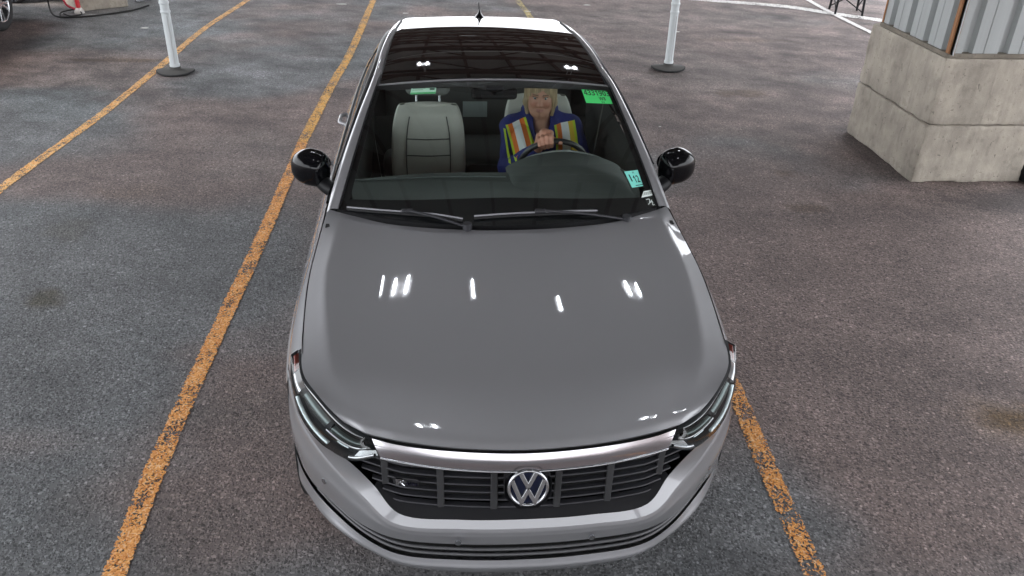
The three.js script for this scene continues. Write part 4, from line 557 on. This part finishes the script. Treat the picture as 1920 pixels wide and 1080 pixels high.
function seat(cx, lab, dz = 0) {
  const t = part('seat', [box(0.50, 0.16, 0.50, cx, 0.46, -2.52 + dz, 0.06, 4)], seatM, car, lab);
  const back = (x0, x1, k, bulge) => surf((a, b) => { const ang = a * Math.PI * 2, h = b; const W = lerp(x0, x1, sstep(0.35, 0.0, 1 - h)) ; const wTop = h > 0.72 ? Math.sqrt(Math.max(0, 1 - ((h - 0.72) / 0.30) ** 2.6)) : 1; const w = lerp(0.205, 0.222, Math.sin(Math.PI * Math.min(1, h * 1.1))) * lerp(0.72, 1, wTop), th = 0.06 + 0.02 * (1 - h); const co = Math.cos(ang), si = Math.sin(ang), q = (c, e) => Math.sign(c) * Math.pow(Math.abs(c), e); const y = 0.52 + 0.485 * h, z = -2.64 + dz - 0.27 * h; return [cx + q(co, 0.55) * w, y + (h === 1 ? 0 : 0), z + q(si, 0.7) * th * (h > 0.93 ? lerp(1, 0.35, (h - 0.93) / 0.07) : 1) + 0.022 * Math.pow(Math.abs(co), 3) * (si > 0 ? 1 : 0)]; }, 64, 40);
  const cap = new THREE.SphereGeometry(1, 24, 12).scale(0.145, 0.016, 0.03).translate(cx, 1.002, -2.905 + dz);
  part('backrest', [back(0, 0), cap], seatM, t);
  const zf = (y) => -2.64 + dz - 0.27 * (y - 0.52) / 0.485 + 0.066 + 0.012 * (1 - (y - 0.52) / 0.485);
  const seam = (p) => tube(p.map(([x, y]) => [cx + x, y, zf(y) + 0.001]), 0.0032, 24, 6);
  part('stitching', [seam([[-0.125, 0.58], [-0.13, 0.75], [-0.125, 0.87], [-0.11, 0.955]]), seam([[0.125, 0.58], [0.13, 0.75], [0.125, 0.87], [0.11, 0.955]]), seam([[-0.127, 0.84], [0, 0.836], [0.127, 0.84]]), seam([[-0.127, 0.755], [0, 0.751], [0.127, 0.755]])], seamM, t);
  const hr = part('headrest', box(0.27, 0.185, 0.10, cx, 1.135, -2.965 + dz, 0.045, 5), dz ? seatM : std([0.20, 0.21, 0.20], 0.7, 0, { map: seatTex }), t);  // headrest of the empty seat is coloured darker to stand for shade
  for (const s of [-1, 1]) part('headrest_rod', rod([cx + s * 0.07, 0.99, -2.93 + dz], [cx + s * 0.07, 1.08, -2.96 + dz], 0.007), satinM, t);
  return t;
}
seat(-0.345, 'empty pale grey front passenger seat'); seat(0.345, 'pale grey driver seat behind the driver', -0.19);
part('rear_seat', [box(1.3, 0.16, 0.5, 0, 0.50, -3.35, 0.05, 3), box(1.3, 0.55, 0.14, 0, 0.78, -3.72, 0.06, 3), box(0.24, 0.14, 0.08, -0.42, 1.08, -3.78, 0.035, 3), box(0.24, 0.14, 0.08, 0.42, 1.08, -3.78, 0.035, 3), box(0.20, 0.10, 0.08, 0.0, 1.04, -3.77, 0.03, 3)], std([0.10, 0.10, 0.098], 0.7), car);
part('label_card', box(0.17, 0.11, 0.004, -0.03, 0.735, -3.643, 0), std([0.45, 0.50, 0.50], 0.6), car, 'pale card on the middle of the rear seat');
both('seat_belt', patch([[[-0.672, 1.20, -2.60], [-0.66, 0.95, -2.66], [-0.63, 0.60, -2.72]], [[-0.668, 1.20, -2.56], [-0.656, 0.95, -2.61], [-0.626, 0.60, -2.67]]], 12, 1, true), std([0.09, 0.09, 0.085], 0.8), car);
part('parcel_shelf', box(1.25, 0.02, 0.5, 0, 1.0, -4.0, 0), carpetM, car);

/* ---------- driver ---------- */
{
  const smin = (a, b, k) => { const h = Math.max(k - Math.abs(a - b), 0) / k; return Math.min(a, b) - h * h * k * 0.25; };
  const cap = (p, a, b, ra, rb) => { const bx = b[0] - a[0], by = b[1] - a[1], bz = b[2] - a[2], px = p[0] - a[0], py = p[1] - a[1], pz = p[2] - a[2]; const t = clamp((px * bx + py * by + pz * bz) / (bx * bx + by * by + bz * bz + 1e-9)); return Math.hypot(px - bx * t, py - by * t, pz - bz * t) - lerp(ra, rb, t); };
  const ell = (p, c, r) => { const x = (p[0] - c[0]) / r[0], y = (p[1] - c[1]) / r[1], z = (p[2] - c[2]) / r[2], k = Math.hypot(x, y, z); return (k - 1) * Math.min(r[0], r[1], r[2]); };
  const bones = (list, k) => (p) => { let d = 1e3; for (const [a, b, ra, rb] of list) d = smin(d, cap(p, a, b, ra, rb), k); return d; };
  function mesh(f, lo, hi, cell, color) { // march the field inside a cube that holds lo..hi
    const c = lo.map((v, i) => (v + hi[i]) / 2), half = Math.max(...lo.map((v, i) => hi[i] - v)) / 2 + cell * 3, res = Math.min(150, Math.ceil(2 * half / cell)), mc = new MarchingCubes(res, gapM, false, false, 400000);
    mc.isolation = 0; const h = res / 2, fl = mc.field; const q = [0, 0, 0];
    for (let z = 0; z < res; z++) { q[2] = c[2] + (z - h) / h * half; for (let y = 0; y < res; y++) { q[1] = c[1] + (y - h) / h * half; for (let x = 0; x < res; x++) { q[0] = c[0] + (x - h) / h * half; let v = -f(q); if (q[0] < lo[0] - cell || q[0] > hi[0] + cell || q[1] < lo[1] - cell || q[1] > hi[1] + cell || q[2] < lo[2] - cell || q[2] > hi[2] + cell) v = Math.min(v, -cell); fl[x + y * res + z * res * res] = v; } } }
    mc.update(); const n = mc.count ?? mc.geometry.drawRange.count, P = new Float32Array(n * 3), N = new Float32Array(n * 3), C = color ? new Float32Array(n * 3) : null;
    for (let i = 0; i < n; i++) { const p = [0, 1, 2].map((k) => c[k] + mc.positionArray[i * 3 + k] * half); P.set(p, i * 3); const e = cell * 0.6, g = [0, 1, 2].map((k) => { const a = [...p], b = [...p]; a[k] += e; b[k] -= e; return f(a) - f(b); }), L = Math.hypot(...g) || 1; N.set(g.map((v) => v / L), i * 3); if (C) C.set(color(p), i * 3); }
    for (let i = 0; i < n; i += 3) { const A = VA(P.subarray(i * 3, i * 3 + 3)), B = VA(P.subarray(i * 3 + 3, i * 3 + 6)), D = VA(P.subarray(i * 3 + 6, i * 3 + 9)); const fn = B.sub(A).cross(D.sub(A)); if (fn.dot(VA(N.subarray(i * 3, i * 3 + 3))) < 0) for (const a of [P, N, C]) if (a) for (let k = 0; k < 3; k++) { const t = a[(i + 1) * 3 + k]; a[(i + 1) * 3 + k] = a[(i + 2) * 3 + k]; a[(i + 2) * 3 + k] = t; } }
    const g = new THREE.BufferGeometry(); g.setAttribute('position', new THREE.BufferAttribute(P, 3)); g.setAttribute('normal', new THREE.BufferAttribute(N, 3)); if (C) g.setAttribute('color', new THREE.BufferAttribute(C, 3)); return g;
  }
  const who = thing('person', 'person driving in blue jacket and striped safety vest, blond hair, one hand on the wheel', 'person', [0.335, 0.45, -2.8]);
  const E0 = [0.330, 1.088, -2.765], yaw = -0.12, cyw = Math.cos(yaw), syw = Math.sin(yaw), pt = 0.10, cp = Math.cos(pt), sp = Math.sin(pt);
  const toHead = (p) => { const x = p[0] - E0[0], y0 = p[1] - E0[1], z0 = p[2] - E0[2] + 0.08; const y = y0 * cp + z0 * sp, z1 = -y0 * sp + z0 * cp; return [x * cyw - z1 * syw, y, x * syw + z1 * cyw - 0.08]; };
  const head = (p) => {
    const q = toHead(p), m = [Math.abs(q[0]), q[1], q[2]];
    let d = ell(q, [0, 0.035, -0.093], [0.074, 0.092, 0.094]);
    d = smin(d, ell(q, [0, -0.032, -0.056], [0.066, 0.084, 0.060]), 0.03);
    d = smin(d, cap(m, [0.012, -0.106, -0.022], [0.012, -0.104, -0.03], 0.022, 0.022), 0.03);
    d = smin(d, cap(m, [0.052, -0.060, -0.070], [0.036, -0.096, -0.034], 0.022, 0.021), 0.03);
    d = smin(d, cap(m, [0.036, -0.034, -0.020], [0.04, -0.038, -0.024], 0.020, 0.020), 0.02);
    d = smin(d, cap(m, [0.012, 0.020, -0.004], [0.042, 0.020, -0.016], 0.008, 0.009), 0.014);
    d = smin(d, cap(q, [0, 0.006, 0.000], [0, -0.036, 0.017], 0.006, 0.0105), 0.012);
    d = smin(d, cap(m, [0.009, -0.040, 0.006], [0.011, -0.041, 0.004], 0.0075, 0.0075), 0.008);
    d = smin(d, cap(m, [0, -0.068, 0.003], [0.020, -0.070, -0.005], 0.0062, 0.004), 0.008);
    d = smin(d, cap(m, [0, -0.080, 0.002], [0.017, -0.078, -0.004], 0.0070, 0.004), 0.008);
    d = -smin(-d, Math.hypot((m[0] - 0.031) / 1.35, (q[1] - 0.0005), q[2] - 0.010) - 0.0125, 0.010);
    d = Math.max(d, -(cap(m, [0, -0.0738, 0.010], [0.022, -0.0735, -0.001], 0.0022, 0.0016)));
    d = smin(d, cap(m, [0.076, -0.012, -0.088], [0.078, 0.012, -0.095], 0.010, 0.012), 0.01);
    d = smin(d, cap(p, [0.335, 1.03, -2.885], [0.338, 0.92, -2.878], 0.046, 0.052), 0.03);
    return smin(d, cap(p, [0.338, 0.925, -2.855], [0.345, 0.80, -2.80], 0.055, 0.06), 0.04);
  };
  const skin = [0.50, 0.262, 0.185];
  const faceCol = (p) => { const q = toHead(p), m = Math.abs(q[0]); const lip = q[2] > -0.02 && Math.abs(q[1] + 0.074) < 0.0085 && m < 0.020 ? 1 : 0, brow = q[2] > -0.03 && Math.abs(q[1] - 0.0235 + (m - 0.03) ** 2 * 6) < 0.0038 && m > 0.012 && m < 0.047 ? 1 : 0, cheek = Math.exp(-((m - 0.04) ** 2 + (q[1] + 0.035) ** 2) / 0.0004) + 0.6 * Math.exp(-(m * m + (q[1] + 0.036) ** 2) / 0.00025); const lid = q[2] > -0.02 && Math.abs(q[1] - 0.009) < 0.0026 && Math.abs(m - 0.031) < 0.016 ? 1 : 0; const t = 1 + 0.10 * (fbm(p[0] * 220, p[1] * 220, 3, 5) - 0.5); let c = [skin[0] * t, skin[1] * t * (1 - 0.16 * cheek), skin[2] * t * (1 - 0.16 * cheek)]; if (lip) c = [0.40, 0.17, 0.145]; if (brow) c = [0.16, 0.10, 0.06]; if (lid) c = [0.12, 0.07, 0.05]; return c; };
  // hands on the wheel rim
  const wc = [0.345, 0.862, -2.255], tl = 0.42, rim = (a, r = 0.185, out = 0) => [wc[0] + Math.sin(a) * r, wc[1] + Math.cos(a) * r * Math.cos(tl) - out * Math.sin(tl), wc[2] + Math.cos(a) * r * Math.sin(tl) + out * Math.cos(tl)];
  const hand = (a0, s, wrist) => { // finger chains over the rim: from behind, round the outside, to the front
    const L = []; const k = [0.012, 0.0115, 0.0115, 0.010], pal = rim(a0, 0.205, -0.045);
    for (let f = 0; f < 4; f++) { const a = a0 + s * (f - 1.5) * 0.108, e = [0.004, 0.008, 0.006, 0][f]; const A = rim(a, 0.207, -0.036), B = rim(a, 0.216 + e * 0.5, 0.000), C = rim(a + s * 0.01, 0.199 + e * 0.4, 0.026), D = rim(a + s * 0.015, 0.175 - e, 0.023); L.push([pal, A, 0.018, k[f] + 0.001], [A, B, k[f] + 0.001, k[f]], [B, C, k[f], k[f] - 0.001], [C, D, k[f] - 0.001, k[f] - 0.0025]); }
    const T0 = rim(a0 + s * -0.02, 0.178, -0.045), T1 = rim(a0 - s * 0.24, 0.172, -0.024), T2 = rim(a0 - s * 0.36, 0.178, 0.000), T3 = rim(a0 - s * 0.42, 0.190, 0.018); L.push([pal, T0, 0.022, 0.018], [T0, T1, 0.017, 0.013], [T1, T2, 0.013, 0.0115], [T2, T3, 0.0115, 0.009], [pal, wrist, 0.030, 0.027]);
    for (const t of [-0.14, 0.14]) L.push([rim(a0 + t, 0.205, -0.042), wrist, 0.019, 0.024]);
    return L;
  };
  const wR = [0.262, 0.945, -2.305], wL = [0.545, 0.80, -2.36], aR = -0.30, aL = 1.65;
  const hR = hand(aR, -1, wR), hL = hand(aL, 1, wL), fin = (L) => bones(L, 0.007);
  const around = (L) => { const lo = [9, 9, 9], hi = [-9, -9, -9]; for (const b of L) for (const q of [b[0], b[1]]) for (let k = 0; k < 3; k++) { lo[k] = Math.min(lo[k], q[k] - 0.035); hi[k] = Math.max(hi[k], q[k] + 0.035); } return [lo, hi]; };
  const handCol = (p) => { const t = 1 + 0.14 * (fbm(p[0] * 150, p[1] * 150 + p[2] * 90, 3, 6) - 0.5); return [skin[0] * t * 1.1, skin[1] * t, skin[2] * t]; };
  const bodyG = mergeGeometries([mesh(head, [0.22, 0.77, -2.97], [0.44, 1.23, -2.70], 0.0034, faceCol), mesh(fin(hR), ...around(hR), 0.0028, handCol), mesh(fin(hL), ...around(hL), 0.0034, handCol)]);
  part('body', bodyG, std([1, 1, 1], 0.5, 0, { vertexColors: true }), who);
  const toWorld = (q) => { const z2 = q[2] + 0.08, x = q[0] * cyw + z2 * syw, z1 = -q[0] * syw + z2 * cyw, y = q[1]; return [E0[0] + x, E0[1] + y * cp - z1 * sp, E0[2] - 0.08 + y * sp + z1 * cp]; };
  for (const s of [-1, 1]) { const c = toWorld([s * 0.031, 0.001, -0.0125]), d = toWorld([s * 0.031, 0.0005, -0.0012]); const e = part('eye', new THREE.SphereGeometry(0.0122, 20, 16).translate(...c), std([0.42, 0.40, 0.38], 0.2), who); part('iris', new THREE.SphereGeometry(0.0052, 14, 10).scale(1, 1, 0.4).translate(...d), std([0.05, 0.07, 0.08], 0.15), e); }
  // hair: bob with fringe
  const strand = (q) => 0.0035 * (vnoise(q[0] * 420 + q[2] * 160, q[1] * 24, 3) - 0.5) + 0.005 * (vnoise(q[0] * 90 + q[2] * 80, q[1] * 14, 4) - 0.5);
  const hair = (p) => { const q = toHead(p), m = [Math.abs(q[0]), q[1], q[2]]; let d = ell(q, [0, 0.042, -0.098], [0.090, 0.104, 0.108]);
    d = smin(d, cap(m, [0.072, 0.05, -0.07], [0.083, -0.05, -0.065], 0.022, 0.020), 0.02); d = smin(d, cap(m, [0.083, -0.05, -0.065], [0.074, -0.118, -0.052], 0.020, 0.010), 0.015);
    d = smin(d, cap(q, [0, 0.0, -0.16], [0, -0.10, -0.14], 0.065, 0.04), 0.03);
    const face = Math.max(ell(q, [0, -0.045, 0.005], [0.066, 0.098, 0.080]), q[1] - 0.045 - 0.010 * Math.sin(q[0] * 60) - 0.2 * q[0]); d = Math.max(d, -face); return d + strand(q); };
  const hairCol = (p) => { const q = toHead(p), n = vnoise(q[0] * 260 + q[2] * 150, q[1] * 16, 8), l = 0.55 + 0.75 * n; return [0.40 * l, 0.305 * l, 0.185 * l]; };
  part('hair', mesh(hair, [0.20, 0.93, -2.99], [0.46, 1.25, -2.72], 0.0034, hairCol), std([1, 1, 1], 0.55, 0, { vertexColors: true }), who);
  // jacket
  const wrinkle = (p) => 0.010 * (fbm(p[0] * 14 + p[2] * 9, p[1] * 17 - p[2] * 8, 3, 12) - 0.5) + 0.004 * (fbm(p[0] * 40, p[1] * 40 + p[2] * 30, 2, 13) - 0.5);
  const jl = [[[0.27, 0.58, -2.79], [0.27, 0.83, -2.835], 0.125, 0.100], [[0.415, 0.58, -2.79], [0.415, 0.83, -2.835], 0.125, 0.100], [[0.175, 0.875, -2.86], [0.51, 0.875, -2.86], 0.068, 0.068], [[0.25, 0.93, -2.875], [0.43, 0.93, -2.875], 0.045, 0.045],
    [[0.165, 0.875, -2.855], [0.125, 0.735, -2.545], 0.068, 0.052], [[0.125, 0.735, -2.545], [0.250, 0.925, -2.325], 0.054, 0.040], [[0.525, 0.875, -2.855], [0.60, 0.69, -2.62], 0.068, 0.052], [[0.60, 0.69, -2.62], [0.552, 0.79, -2.385], 0.054, 0.040]];
  const jb = bones(jl, 0.05), collar = (p) => { let d = 1e3; for (const s of [-1, 1]) { const X = (v) => 0.338 + s * v; d = Math.min(d, cap(p, [X(0.075), 0.955, -2.885], [X(0.080), 0.925, -2.80], 0.026, 0.026), cap(p, [X(0.080), 0.925, -2.80], [X(0.050), 0.83, -2.735], 0.026, 0.020)); } return smin(d, cap(p, [0.27, 0.97, -2.93], [0.41, 0.97, -2.93], 0.042, 0.042), 0.03); };
  const opening = (p) => { const w = 0.052 * clamp((p[1] - 0.74) / 0.17) + 0.004; return Math.max(Math.abs(p[0] - 0.341) - w, -2.86 - p[2], p[1] - 1.1); };
  const jacket = (p) => smin(Math.max(jb(p), -opening(p)), Math.max(collar(p), -opening(p) - 0.01), 0.015) + wrinkle(p);
  const bagCol = (p) => { const t = 0.8 + 0.4 * fbm(p[0] * 30, p[1] * 30 + p[2] * 20, 3, 15); return [0.014 * t, 0.024 * t, 0.19 * t]; };
  part('jacket', mesh(jacket, [0.02, 0.48, -3.02], [0.70, 1.03, -2.26], 0.0068, bagCol), std([1, 1, 1], 0.75, 0, { vertexColors: true }), who);
  part('trousers', mesh(bones([[[0.27, 0.56, -2.82], [0.26, 0.62, -2.28], 0.10, 0.065], [[0.42, 0.56, -2.82], [0.43, 0.62, -2.28], 0.10, 0.065], [[0.26, 0.62, -2.28], [0.28, 0.36, -1.98], 0.062, 0.045], [[0.43, 0.62, -2.28], [0.41, 0.36, -1.98], 0.062, 0.045]], 0.03), [0.13, 0.28, -2.95], [0.56, 0.72, -1.9], 0.012, null), std([0.02, 0.022, 0.035], 0.8), who);
  // vest: bands laid on the jacket, traced along the look of the chest
  const front = (x, y) => { let z = -2.40; for (let i = 0; i < 60; i++) { const d = jacket([x, y, z]); if (d < 0.0008) break; z -= d * 0.7; if (z < -2.97) break; } return z; };
  const band = (path, off, w) => { const c = new THREE.CatmullRomCurve3(path.map(([x, y]) => V(x, y, 0))), n = 44; const rows = []; for (let i = 0; i <= n; i++) { const p = c.getPoint(i / n), t = c.getTangent(i / n); rows.push([0, 1, 2, 3].map((k) => { const s = off + (k / 3 - 0.5) * w, x = p.x + t.y * s * -1, y = p.y + t.x * s; return [x, y, front(x, y) + 0.006]; })); } return surf((u, v) => rows[Math.round(v * n)][Math.round(u * 3)], 3, n); };
  const cloth = (c) => std(c, 0.7), orange = cloth([0.85, 0.20, 0.02]), lime = cloth([0.55, 0.72, 0.03]), silver = std([0.88, 0.90, 0.92], 0.35), yellow = cloth([0.75, 0.55, 0.04]);
  const pR = [[0.180, 0.935], [0.203, 0.87], [0.235, 0.79], [0.265, 0.72], [0.27, 0.62]], pL = [[0.475, 0.93], [0.485, 0.86], [0.488, 0.79], [0.485, 0.72], [0.48, 0.62]];
  for (const [p, s] of [[pR, 1], [pL, -1]]) { part('vest_band', band(p, 0, 0.046), silver, who); part('vest_band', band(p, s * 0.037, 0.028), orange, who); part('vest_band', band(p, s * -0.037, 0.028), s > 0 ? orange : yellow, who); part('vest_edge', band(p, s * 0.058, 0.014), lime, who); part('vest_edge', band(p, s * -0.058, 0.014), lime, who); }
  part('vest_edge', band([[0.112, 0.895], [0.118, 0.84], [0.122, 0.80]], 0, 0.012), lime, who);
}
renderer.render(scene, camera);
